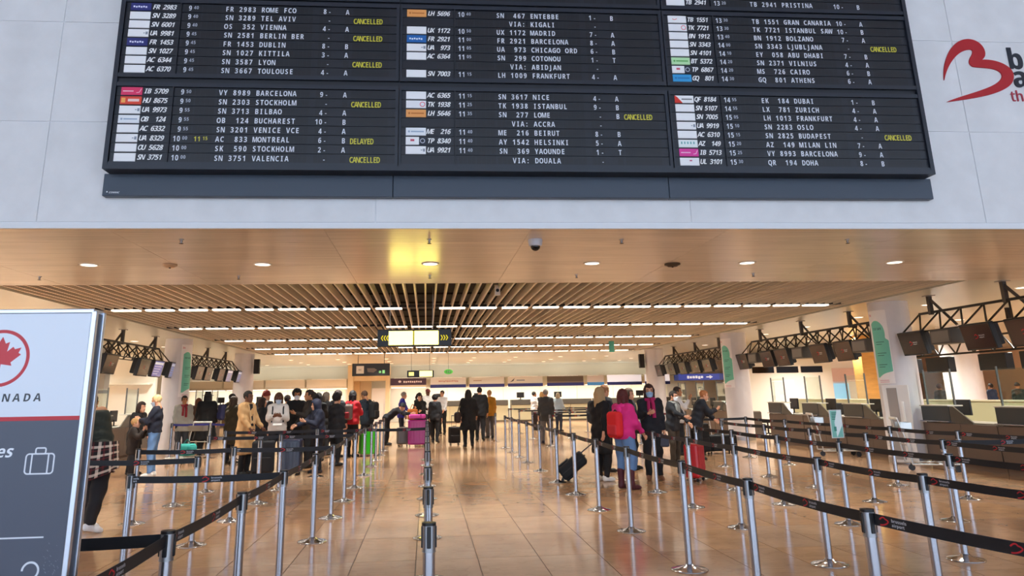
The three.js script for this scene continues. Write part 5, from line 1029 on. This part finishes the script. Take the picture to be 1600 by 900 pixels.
  if (o.shoes !== undefined) for (const l of legs) {
    const g = mesh(shoeGeo(o.shoeKind ?? 'low'), mat(o.shoes, 0.6), 'shoe', t); g.scale.setScalar(s); g.position.set(l.ank.x, l.ank.y - 0.09 * s, l.ank.z); g.rotation.set(l.pitch, l.sd * 0.18, 0, 'YXZ');
  }
  const onHead = (geo, m, name) => { const g = mesh(geo, m, name, t); g.position.copy(headC); g.quaternion.copy(q); g.scale.setScalar(hs); return g; };
  if (o.hair) onHead(hairGeo(o.hair), fab(o.hairHex ?? 0x1b1512, 0.7), { hood: 'hood', hijab: 'headscarf', beanie: 'beanie', cap: 'cap', hat: 'hat' }[o.hair] ?? 'hair');
  if (o.under) onHead(hairGeo(o.under), fab(o.underHex ?? 0x1b1512, 0.7), 'hair');
  if (o.mask !== undefined) onHead(maskGeo, mat(o.mask, 0.8), 'face_mask');
  if (!o.away) { onHead(eyeGeo, mat(0x2a1c14, 0.2), 'eyes'); onHead(browGeo, mat(o.hair === 'hood' ? 0x1b1512 : (o.underHex ?? o.hairHex ?? 0x1b1512), 0.8), 'eyebrows'); }
  if (o.scarf !== undefined) {
    const c0 = neck0.clone(), pts = []; for (let i = 0; i <= 14; i++) { const a = i / 14 * Math.PI * 2; pts.push(c0.clone().add(V(Math.sin(a) * 0.088 * s, 0.035 * s + 0.01 * Math.sin(a * 2), Math.cos(a) * 0.085 * s + 0.012))); }
    const f1 = up(0.045, 1.38, 0.13), f2 = up(0.05, 1.12, 0.15);
    mesh([tube(pts, 0.036 * s, 28, 10), tube([neck0.clone().add(V(0.03 * s, 0.02 * s, 0.09 * s)), f1, f2], 0.035 * s, 16, 10), tube([neck0.clone().add(V(-0.03 * s, 0.02 * s, 0.09 * s)), up(-0.04, 1.36, 0.13), up(-0.045, 1.16, 0.145)], 0.033 * s, 16, 10)], fab(o.scarf), 'scarf', t);
  }
  if (o.hoodDown !== undefined) { const c0 = neck0.clone(), pts = []; for (let i = 0; i <= 12; i++) { const a = 0.5 + i / 12 * (Math.PI * 2 - 1); pts.push(c0.clone().add(V(Math.sin(a) * 0.105 * s, 0.03 * s - Math.cos(a) * -0.015, Math.cos(a) * 0.095 * s - 0.01))); } mesh([tube(pts, 0.042 * s, 26, 10), new THREE.SphereGeometry(0.095 * s, 16, 12).scale(1, 0.9, 0.5).translate(c0.x, c0.y - 0.05 * s, c0.z - 0.12 * s)], fab(o.hoodDown), 'folded_hood', t); }
  if (o.collar !== undefined) { const a = up(-0.06, 1.45, 0.09), b = up(-0.02, 1.05, 0.135); mesh([bar(up(-0.085, 1.45, 0.085), up(-0.045, 1.05, 0.158), 0.08, 0.03), bar(up(0.085, 1.45, 0.085), up(0.045, 1.05, 0.158), 0.08, 0.03)], fab(o.collar), 'lapels', t); }
  if (o.shirt !== undefined) mesh(bar(up(0, 1.46, 0.09), up(0, 1.0, 0.145), 0.1, 0.03), fab(o.shirt), 'shirt_front', t);
  o.extra?.({ t, s, up, arms, legs, headC, fab });
  return t;
}
function backpack(label, p, hex, w = 0.3, h = 0.44, d = 0.18, o = {}) {    // worn on the back of a person
  const s = p.scale.x, yaw = p.rotation.y, off = -(o.off ?? 0.2), y = o.y ?? 1.2, sx = o.sx ?? 0;
  const t = thing('backpack', label, 'backpack', null, [p.position.x + Math.sin(yaw) * off + Math.cos(yaw) * sx, y, p.position.z + Math.cos(yaw) * off - Math.sin(yaw) * sx], yaw);
  const m = new THREE.MeshPhysicalMaterial({ color: hex, roughness: 0.75, bumpMap: weave, bumpScale: 0.001 });
  mesh(rbox(w, h, d, Math.min(w, d) * 0.42, 0, 0, -0.02, 5), m, 'main_bag', t);
  mesh(rbox(w * 0.74, h * 0.42, d * 0.5, 0.035, 0, -h * 0.2, -d * 0.5, 4), o.pocket ? mat(o.pocket, 0.75) : m, 'front_pocket', t);
  mesh([tube([V(-w * 0.32, h * 0.4, d * 0.3), V(-w * 0.3, h * 0.52, d * 0.75), V(-w * 0.36, h * 0.2, d * 1.45)], 0.016, 14, 6), tube([V(w * 0.32, h * 0.4, d * 0.3), V(w * 0.3, h * 0.52, d * 0.75), V(w * 0.36, h * 0.2, d * 1.45)], 0.016, 14, 6)], mat(o.strap ?? 0x18181a, 0.8), 'strap', t);
  mesh(tube([V(-0.04, h * 0.49, 0), V(0, h * 0.56, 0), V(0.04, h * 0.49, 0)], 0.008, 10, 6), mat(o.strap ?? 0x18181a, 0.8), 'grab_loop', t);
  mesh(tube([V(-w * 0.42, -h * 0.1, -d * 0.3), V(-w * 0.3, h * 0.38, -d * 0.42), V(w * 0.3, h * 0.38, -d * 0.42), V(w * 0.42, -h * 0.1, -d * 0.3)], 0.006, 20, 5), mat(o.piping ?? 0x3a3a3e, 0.6), 'zip', t);
  return t;
}
// ---------------------------------------------------------------- the people of the photograph
const AWAY = Math.PI, R90 = Math.PI / 2;
// right of the aisle
const pink = person({ label: 'woman with dark red hair in a bright pink hooded jacket, jeans and burgundy boots', x: 3.42, z: -13.1, h: 1.63, face: 2.1, hair: 'bob', hairHex: 0x4a1414, turn: 0.35, top: 0xc41f72, hem: 0.86, fat: 1.1, hoodDown: 0xc92478, pants: 0x5878a4, pantsEnd: 0.32, loose: 0.03, shoes: 0x4a1420, shoeKind: 'boot', armL: 'hang', armR: 'low', spread: 0.13, mask: 0xe8ecf4, topName: 'jacket' });
backpack('red backpack with a grey side pocket worn over the pink jacket', pink, 0xc8141c, 0.3, 0.44, 0.17, { y: 1.06, pocket: 0xb8202a, piping: 0xd8d0cc, off: 0.17, sx: 0.02 });
person({ label: 'blonde long-haired woman in a long black coat and white trainers, left of the pink jacket', x: 3.3, z: -14.35, h: 1.68, face: 2.1, hair: 'long', hairHex: 0xb59468, turn: 0.3, top: 0x141316, hem: 0.5, pants: 0x151417, shoes: 0xe8e4de, armL: 'fold', armR: 'back', mask: 0xe8ecf2 });
const bpMan = person({ label: 'fair-haired man in a dark jacket carrying a dark backpack, behind the blonde woman', x: 3.72, z: -15.9, h: 1.74, face: 2.0, hair: 'short', hairHex: 0xa8744a, top: 0x2b2d33, pants: 0x1d1e24, shoes: 0x1a1a1a, nod: 0.25, bend: 0.08 });
backpack('dark grey backpack worn by the fair-haired man', bpMan, 0x25272c, 0.32, 0.48, 0.2, { y: 1.2 });
person({ label: 'woman facing the camera in a light blue face mask, dark coat and magenta scarf', x: 4.28, z: -14.35, h: 1.72, face: -0.15, hair: 'bob', hairHex: 0x3a1c18, mask: 0x9cc0e6, top: 0x191a22, hem: 0.72, scarf: 0xb0205e, pants: 0x151418, shoes: 0x7a5038, shoeKind: 'ankle', armL: 'hang', armR: 'fold', extra: ({ arms, t, fab }) => mesh([rbox(0.2, 0.18, 0.1, 0.04, arms[0].wr.x - 0.02, arms[0].wr.y - 0.2, arms[0].wr.z + 0.02), tube([arms[0].wr.clone().add(V(-0.08, -0.12, 0.02)), arms[0].wr.clone().add(V(0, -0.02, 0.02)), arms[0].wr.clone().add(V(0.06, -0.12, 0.02))], 0.008, 12, 6)].map(g => g), mat(0x3c4252, 0.7), 'handbag', t) });
person({ label: 'person in a dark navy jacket half hidden between pink jacket and blue mask', x: 4.4, z: -16.3, h: 1.66, face: 0.9, hair: 'bob', hairHex: 0x4a3424, top: 0x1c202b, pants: 0x17181d, shoes: 0x151515 });
person({ label: 'woman in white mask, dark jacket and pale scarf, right of the blue mask', x: 5.6, z: -17.1, h: 1.6, face: 0.7, hair: 'short', hairHex: 0x2b211d, mask: 0xeef0f2, top: 0x1f2229, hem: 0.78, scarf: 0x9a9a94, pants: 0x3e3429, shoes: 0x1b1612, armR: 'reach', armL: 'low', bend: 0.1 });
person({ label: 'man in a white shirt with raised arm behind the bending dark-coated person', x: 6.6, z: -19.6, h: 1.7, face: 1.2, hair: 'short', hairHex: 0x2a1d18, top: 0xe9e8ea, pants: 0x202228, shoes: 0x161616, armR: 'up', skin: 'tan' });
person({ label: 'balding person in a dark navy coat bending forward over a black suitcase', x: 6.55, z: -18.2, h: 1.64, face: 1.35, hair: 'short', hairHex: 0xa8683c, top: 0x171a24, hem: 0.7, puff: 0.035, fat: 1.1, pants: 0x16171c, shoes: 0x151515, bend: 0.35, armL: 'low', armR: 'fold' });
person({ label: 'person in a black headscarf standing behind the far right-hand counters', x: 12.3, z: -33.2, h: 1.74, face: -1.2, hair: 'hijab', hairHex: 0x0d0c10, top: 0x0f0e12, hem: 0.5, pants: 0x111114, shoes: 0x111111, armL: 'low' });
person({ label: 'agent in a beige shirt seated low behind the counter left of the near column', x: 12.2, z: -18.4, h: 1.3, face: -1.2, hair: 'short', hairHex: 0x1c1512, top: 0xc8a088, pants: 0x1a1b20, shoes: 0x151515, skin: 'tan', armL: 'rest', armR: 'rest' });
// right middle distance
person({ label: 'grey-haired man in a grey coat walking away in the right-hand lanes', x: 3.95, z: -25.0, h: 1.72, face: AWAY + 0.1, away: 1, hair: 'short', hairHex: 0x8d8780, top: 0x3c3b3b, hem: 0.72, fat: 1.08, pants: 0x6a6664, shoes: 0x20232f, stride: 0.17 });
person({ label: 'dark-haired person in a white top in the far right lanes, left of the grey coat', x: 4.9, z: -34.5, h: 1.68, face: 1.9, hair: 'short', hairHex: 0x17110f, top: 0xeceae6, pants: 0x2a1f22, shoes: 0x151515, skin: 'tan', armL: 'rest', armR: 'rest' });
person({ label: 'person with long light hair in black in the far right lanes, beside the grey coat', x: 5.45, z: -35.7, h: 1.66, face: AWAY, away: 1, hair: 'long', hairHex: 0x9c7544, top: 0x17161a, hem: 0.6, pants: 0x19181c, shoes: 0x151515 });
person({ label: 'person in a pale blue top partly hidden right of the grey coat', x: 5.75, z: -33.0, h: 1.6, face: 2.4, hair: 'bob', hairHex: 0xb8a890, top: 0xa9bccb, pants: 0x2b3140, shoes: 0x222222, armR: 'low' });
// centre
const longHair = person({ label: 'long-haired person in a long black coat walking away down the aisle', x: 1.33, z: -24.2, h: 1.74, face: AWAY + 0.05, away: 1, hair: 'long', hairHex: 0x17110e, top: 0x100f12, hem: 0.52, flare: 0.03, fat: 1.1, pants: 0x131216, shoes: 0x121212, stride: 0.1, armL: 'back', armR: 'pocket' });
{ const b = thing('shoulder_bag', 'dark brown shoulder bag carried by the long-haired walker', 'bag', null, [0.98, 0.92, -24.05], AWAY); mesh(rbox(0.22, 0.34, 0.26, 0.09, 0, 0, 0, 4), mat(0x2a1a14, 0.7), 'bag_body', b); mesh(tube([V(0, 0.15, -0.1), V(-0.1, 0.5, 0), V(0, 0.15, 0.1)], 0.014, 16, 6), mat(0x22150f, 0.7), 'shoulder_strap', b); }
person({ label: 'tall man in a black jacket and dark cap walking ahead beside the long coat', x: 1.93, z: -27.6, h: 1.84, face: AWAY - 0.1, away: 1, hair: 'short', hairHex: 0x14100e, top: 0x141419, hem: 0.8, fat: 1.15, puff: 0.035, pants: 0x17171b, shoes: 0x151515, stride: 0.1 });
person({ label: 'fair-haired person with an ochre sleeve beyond the tall man in black', x: 2.4, z: -28.9, h: 1.74, face: AWAY + 0.3, away: 1, hair: 'short', hairHex: 0xb88a5c, top: 0xb07a1c, pants: 0x5a5450, shoes: 0x222222 });
person({ label: 'staff member in a white shirt and black trousers facing the camera', x: 0.68, z: -32.6, h: 1.78, face: -0.5, hair: 'short', hairHex: 0x16100e, top: 0xf0eeee, topName: 'shirt', hem: 0.92, puff: 0.014, pants: 0x141418, shoes: 0x111111, armL: 'low', armR: 'low' });
person({ label: 'dark-haired youth in a black tracksuit with his back turned by the centre row', x: 0.3, z: -26.9, h: 1.6, face: AWAY - 0.3, away: 1, hair: 'curly', hairHex: 0x121010, top: 0x1a1a1f, pants: 0x131317, shoes: 0x141414, stride: 0.08, hoodDown: 0x2a2c33 });
person({ label: 'dark-skinned man in a red-brown cap and white shirt behind the centre group', x: 0.05, z: -31.5, h: 1.84, face: 0.4, hair: 'cap', hairHex: 0x6a2018, skin: 'brown', top: 0xd8d4ce, pants: 0x1c1c22, shoes: 0x151515 });
person({ label: 'woman with a pale face in black, leaning over the orange bag', x: -0.2, z: -27.9, h: 1.64, face: -0.4, hair: 'tail', hairHex: 0x3a2418, top: 0x17161a, pants: 0x16161a, shoes: 0x151515, bend: 0.12, armL: 'reach', armR: 'fold' });
person({ label: 'woman with dark tied-back hair and grey jacket at the head of the centre group', x: -0.32, z: -29.2, h: 1.7, face: 0.9, hair: 'tail', hairHex: 0x1a1310, top: 0x2a2b30, pants: 0x18181c, shoes: 0x151515, armL: 'rest', bend: 0.08 });
person({ label: 'grey-haired person in a bright blue-violet jacket left of the centre group', x: -0.95, z: -28.8, h: 1.74, face: 1.7, hair: 'short', hairHex: 0xa09688, top: 0x2f2f9e, pants: 0x1c1d2a, shoes: 0x161616, bend: 0.12, armR: 'low' });
person({ label: 'person in dark clothes bending down over the grey suitcase', x: -1.35, z: -26.3, h: 1.62, face: 1.5, away: 1, hair: 'beanie', hairHex: 0x1e1e28, top: 0x1a1b24, hem: 0.78, pants: 0x121217, shoes: 0x141414, bend: 0.95, armL: 'reach', armR: 'reach', spread: 0.13 });
{ const b = thing('holdall', 'orange shopping bag held among the centre group', 'bag', null, [-0.48, 0.98, -26.7], 0.3); mesh(rbox(0.34, 0.36, 0.2, 0.05, 0, 0, 0, 3), mat(0xb8621c, 0.7), 'bag_body', b); mesh(tube([V(-0.1, 0.16, 0), V(0, 0.34, 0), V(0.1, 0.16, 0)], 0.012, 14, 6), mat(0x8a4412, 0.7), 'carry_handle', b); }
// left of the aisle
const bigBack = person({ label: 'bald-headed man in a dark blue jacket with a backpack, looking down beside the aisle', x: -1.75, z: -22.8, h: 1.76, face: -2.2, hair: 'short', hairHex: 0x5a4638, nod: 0.35, bend: 0.14, top: 0x16202c, hem: 0.78, fat: 1.12, pants: 0x15171c, shoes: 0x151515, skin: 'tan', armL: 'fold' });
backpack('black backpack worn by the bald-headed man in dark blue', bigBack, 0x121317, 0.32, 0.5, 0.2, { y: 1.2, off: 0.24 });
const red = person({ label: 'person in a red jacket with pink sleeves and a black hood-like hat', x: -2.05, z: -21.4, h: 1.73, face: AWAY - 0.5, away: 1, hair: 'beanie', hairHex: 0x141216, under: 'bob', underHex: 0x171214, top: 0xb01422, hem: 0.86, pants: 0x131318, shoes: 0x151515, armR: 'fold', armL: 'low' });
backpack('grey and dark red backpack worn over the red jacket', red, 0x6b5a56, 0.28, 0.42, 0.16, { y: 1.2, pocket: 0x8a2028 });
person({ label: 'person in a dark quilted jacket with tousled brown hair, left of the red jacket', x: -2.45, z: -21.3, h: 1.74, face: 2.6, away: 1, hair: 'curly', hairHex: 0x2a1c18, top: 0x20222a, hem: 0.8, puff: 0.035, pants: 0x1c2138, shoes: 0x151515, scarf: 0x77747c });
person({ label: 'person with long dark hair in black, second left of the red jacket', x: -2.85, z: -20.4, h: 1.7, face: 2.9, away: 1, hair: 'long', hairHex: 0x16100e, top: 0x17171b, hem: 0.7, pants: 0x15151a, shoes: 0x141414, armR: 'fold' });
person({ label: 'child in a navy hooded jacket leaning on the queue belt', x: -2.38, z: -17.25, h: 1.54, face: -1.0, hair: 'hood', hairHex: 0x131a34, top: 0x12182e, hem: 0.8, puff: 0.036, pants: 0x14161e, shoes: 0x3a3234, armR: 'reach', armL: 'fold', away: 1, bend: 0.1, lean: -0.04 });
person({ label: 'young man in black with a white mask holding a rail', x: -3.25, z: -19.4, h: 1.78, face: 0.3, hair: 'curly', hairHex: 0x121010, mask: 0xe6e8ee, top: 0x18181c, hem: 0.78, pants: 0x15151a, shoes: 0x151515, skin: 'tan', armL: 'up' });
person({ label: 'dark-haired man in a dark brown jacket facing left beside the white mask', x: -2.8, z: -18.6, h: 1.77, face: -1.2, hair: 'short', hairHex: 0x17110e, top: 0x241f1c, hem: 0.78, pants: 0x15151a, shoes: 0x151515, skin: 'tan', armR: 'low', armL: 'fold' });
person({ label: 'person in black with greyish hair behind the dark-haired man', x: -2.9, z: -22.3, h: 1.72, face: 2.3, away: 1, hair: 'bob', hairHex: 0x55483c, top: 0x1b1a1d, hem: 0.7, pants: 0x16161a, shoes: 0x151515 });
person({ label: 'woman in a white jacket and light face mask looking at papers in her hands', x: -3.5, z: -18.4, h: 1.7, face: 0.15, hair: 'bob', hairHex: 0x4a2c1a, mask: 0xbfd2ea, top: 0xdcd6d2, hem: 0.86, puff: 0.03, pants: 0x1a1a20, shoes: 0x151515, skin: 'brown', armL: 'fold', armR: 'fold', nod: 0.2, extra: ({ t }) => { mesh(rbox(0.2, 0.006, 0.15, 0.002, 0.02, 1.13, 0.3).rotateX(0.25), mat(0xf2f0ee, 0.7), 'papers', t); mesh([tube([V(-0.13, 1.44, 0.02), V(-0.12, 1.35, 0.13), V(-0.13, 1.05, 0.13)], 0.016, 14, 6), tube([V(0.13, 1.44, 0.02), V(0.12, 1.35, 0.13), V(0.13, 1.05, 0.13)], 0.016, 14, 6)], mat(0x1a1a1d, 0.8), 'straps', t); } });
person({ label: 'man in a long camel coat facing right beside the black suitcase', x: -3.95, z: -17.2, h: 1.75, face: 1.15, hair: 'short', hairHex: 0x17120f, top: 0xc49a68, hem: 0.42, flare: 0.02, puff: 0.03, collar: 0xcda678, shirt: 0x17161a, pants: 0x141418, shoes: 0x141414, skin: 'brown', armR: 'low', armL: 'low' });
person({ label: 'person in a red knitted beanie behind the camel coat', x: -4.25, z: -20.6, h: 1.77, face: 2.7, away: 1, hair: 'beanie', hairHex: 0x7a2416, top: 0x1d202c, hem: 0.75, pants: 0x17181e, shoes: 0x151515, scarf: 0xd8d4d4 });
person({ label: 'person in a bright blue shirt behind the white-jacketed woman', x: -3.75, z: -20.9, h: 1.66, face: 2.6, away: 1, hair: 'short', hairHex: 0x2c1c16, top: 0x2450c0, pants: 0x1b1d26, shoes: 0x151515 });
person({ label: 'person with dark brown hair behind the white-jacketed woman, left side', x: -4.1, z: -19.4, h: 1.6, face: 2.2, away: 1, hair: 'bob', hairHex: 0x2c1a12, top: 0x1d1d22, hem: 0.7, pants: 0x17171b, shoes: 0x151515 });
person({ label: 'long-haired person in an olive-brown coat left of the camel coat', x: -5.0, z: -20.2, h: 1.66, face: 2.6, away: 1, hair: 'long', hairHex: 0x3c2a1c, top: 0x37301f, hem: 0.5, pants: 0x16161a, shoes: 0x151515, bend: 0.12, lean: 0.1 });
const oliveMan = person({ label: 'short-haired man in a tan olive jacket with a dark blue backpack, left crowd', x: -5.9, z: -23.4, h: 1.74, face: 2.3, away: 1, hair: 'short', hairHex: 0x1a1310, top: 0x6e5a36, hem: 0.8, pants: 0x191b22, shoes: 0x151515, bend: 0.1 });
backpack('dark blue backpack worn by the man in tan and olive', oliveMan, 0x1d2148, 0.3, 0.46, 0.18, { y: 1.22 });
person({ label: 'tall person in a black hat and long black coat in the left crowd', x: -6.55, z: -23.4, h: 1.78, face: AWAY, away: 1, hair: 'hat', hairHex: 0x101012, under: 'long', underHex: 0x14100e, top: 0x121215, hem: 0.42, flare: 0.04, fat: 1.2, puff: 0.04, pants: 0x131316, shoes: 0x131313 });
person({ label: 'person in a black coat at the right side of the black hat', x: -6.1, z: -24.6, h: 1.66, face: AWAY - 0.3, away: 1, hair: 'hood', hairHex: 0x131316, top: 0x141418, hem: 0.5, fat: 1.1, pants: 0x131316, shoes: 0x131313 });
person({ label: 'person with reddish-brown hair between the grey coat and the black hat', x: -6.95, z: -23.9, h: 1.62, face: AWAY + 0.4, away: 1, hair: 'bob', hairHex: 0x6a3a20, top: 0x5a3e30, hem: 0.7, pants: 0x1a1a1e, shoes: 0x151515 });
person({ label: 'dark-haired person in a grey jacket and long red scarf, left in the crowd', x: -7.1, z: -23.0, h: 1.7, face: 0.5, hair: 'short', hairHex: 0x17110f, top: 0x8d8a82, hem: 0.72, fat: 1.15, scarf: 0x7a1420, pants: 0x24262c, shoes: 0x151515, skin: 'tan' });
person({ label: 'dark-haired person in a black puffer jacket, behind the red beanie', x: -4.75, z: -22.8, h: 1.74, face: AWAY, away: 1, hair: 'short', hairHex: 0x1c1512, top: 0x16161a, hem: 0.72, puff: 0.04, pants: 0x15151a, shoes: 0x141414 });
person({ label: 'person in a charcoal hooded coat at the back, between white mask and dark-haired man', x: -3.45, z: -23.6, h: 1.72, face: AWAY + 0.2, away: 1, hair: 'hood', hairHex: 0x24252a, top: 0x222328, hem: 0.6, pants: 0x15151a, shoes: 0x141414 });
person({ label: 'person in dark clothes standing just behind the navy-hooded child', x: -2.2, z: -18.9, h: 1.66, face: 2.4, away: 1, hair: 'curly', hairHex: 0x1a1412, top: 0x1b1a1f, hem: 0.7, pants: 0x15151a, shoes: 0x141414 });
// mother with child, and the man by the airline sign
person({ label: 'blonde woman in a navy top, light jeans and a mask, holding a child', x: -5.95, z: -17.4, h: 1.7, face: -1.5, hair: 'short', hairHex: 0xd8bc88, mask: 0xbcd0e4, top: 0x151a2c, hem: 0.92, pants: 0x6a90c0, shoes: 0xe6e2da, armR: 'fold', armL: 'fold', nod: 0.25 });
person({ label: 'small fair-haired child in a dark patterned jumper held by the blonde woman', x: -6.35, z: -17.3, h: 1.2, kid: 1, face: 1.7, hair: 'short', hairHex: 0xb8905c, top: 0x2a211c, hem: 0.68, fat: 1.15, pants: 0x17151a, shoes: 0x2a2420, armR: 'up', armL: 'up' });
person({ label: 'dark-haired woman leaning behind the child at the left-hand counter', x: -6.55, z: -17.9, h: 1.56, face: 1.2, away: 1, hair: 'bob', hairHex: 0x2a1814, top: 0x1c1a1c, hem: 0.7, pants: 0x15151a, shoes: 0x151515, bend: 0.15 });
person({ label: 'man in dark olive jacket and black joggers, plaid shirt tied at his waist', x: -4.24, z: -10.35, h: 1.78, face: 2.75, lean: 0.5, bend: 0.16, away: 1, hair: 'short', hairHex: 0x1a1512, top: 0x23271f, hem: 0.9, fat: 1.12, puff: 0.03, pants: 0x1c1b20, pantsEnd: 0.11, loose: 0.03, shoes: 0xe9e9ec, stride: 0.1, armL: 'hang', armR: 'pocket', skin: 'tan', extra: ({ t, s }) => {
  const tx = canvasTex(128, 128, (g) => { g.fillStyle = '#1d1718'; g.fillRect(0, 0, 128, 128); for (const k of [14, 46, 78, 110]) { g.fillStyle = 'rgba(226,206,188,0.8)'; g.fillRect(k, 0, 9, 128); g.fillRect(0, k, 128, 9); g.fillStyle = 'rgba(120,30,36,0.5)'; g.fillRect(k + 15, 0, 5, 128); g.fillRect(0, k + 15, 128, 5); } });
  tx.wrapS = tx.wrapT = THREE.RepeatWrapping; tx.repeat.set(2, 1);
  const m = new THREE.MeshPhysicalMaterial({ map: tx, roughness: 0.9, side: THREE.DoubleSide });
  const g = new THREE.CylinderGeometry(0.265, 0.305, 0.34, 28, 4, true, Math.PI * 0.35, Math.PI * 1.3), p = g.attributes.position;
  for (let i = 0; i < p.count; i++) { const a = Math.atan2(p.getX(i), p.getZ(i)), d = (0.17 - p.getY(i)) / 0.34; p.setX(i, p.getX(i) * (1 + 0.05 * d * Math.sin(a * 9))); p.setZ(i, p.getZ(i) * (0.85 + 0.06 * d * Math.cos(a * 8))); p.setY(i, p.getY(i) - d * 0.1 * (1 + Math.sin(a * 2 + 1)) * 0.6); }
  g.computeVertexNormals(); mesh(g.translate(0, 0.93, 0), m, 'plaid_shirt', t);
  mesh([rbox(0.09, 0.3, 0.045, 0.02, -0.05, 0.84, 0.23), rbox(0.09, 0.26, 0.045, 0.02, 0.06, 0.86, 0.23)].map(q => q), m, 'tied_sleeves', t);
} });
// distant people beyond the right-hand counters
[[19.6, -31.5, 0x6a5648, 'short', 0x2c1c16, 'grey-brown'], [20.7, -31.0, 0x241c1c, 'bob', 0x2a1512, 'dark brown'], [21.6, -30.4, 0x1e1a1e, 'curly', 0x3a1816, 'dark maroon'], [22.6, -30, 0x7c2020, 'short', 0x4a2018, 'dull red'], [23.9, -30.4, 0x22304a, 'short', 0x1a1412, 'slate blue'], [24.6, -29.8, 0x1d2a26, 'beanie', 0x17171a, 'dark green']].forEach(([x, z, top, hair, hx, w]) =>
  person({ label: `distant person in a ${w} top beyond the right-hand partition`, x, z, h: 1.68, face: 1.0 + (x * 7 % 3), away: 1, hair, hairHex: hx, top, hem: 0.75, pants: 0x1b1b20, shoes: 0x151515, skin: 'tan' }));
[[-11.0, -24.0, 0x5c6a5c, 'clerk in a grey-green jacket behind the left-hand glass screens'], [-10.6, -20.2, 0x8a7f8c, 'clerk in a mauve-grey top behind the left-hand counters near the sign']].forEach(([x, z, top, l]) => person({ label: l, x, z, h: 1.58, face: 1.3, hair: 'short', hairHex: 0x3a2a20, top, pants: 0x1b1b20, shoes: 0x151515, armL: 'rest', armR: 'rest' }));
// ---------------------------------------------------------------- draw
renderer.render(scene, camera);
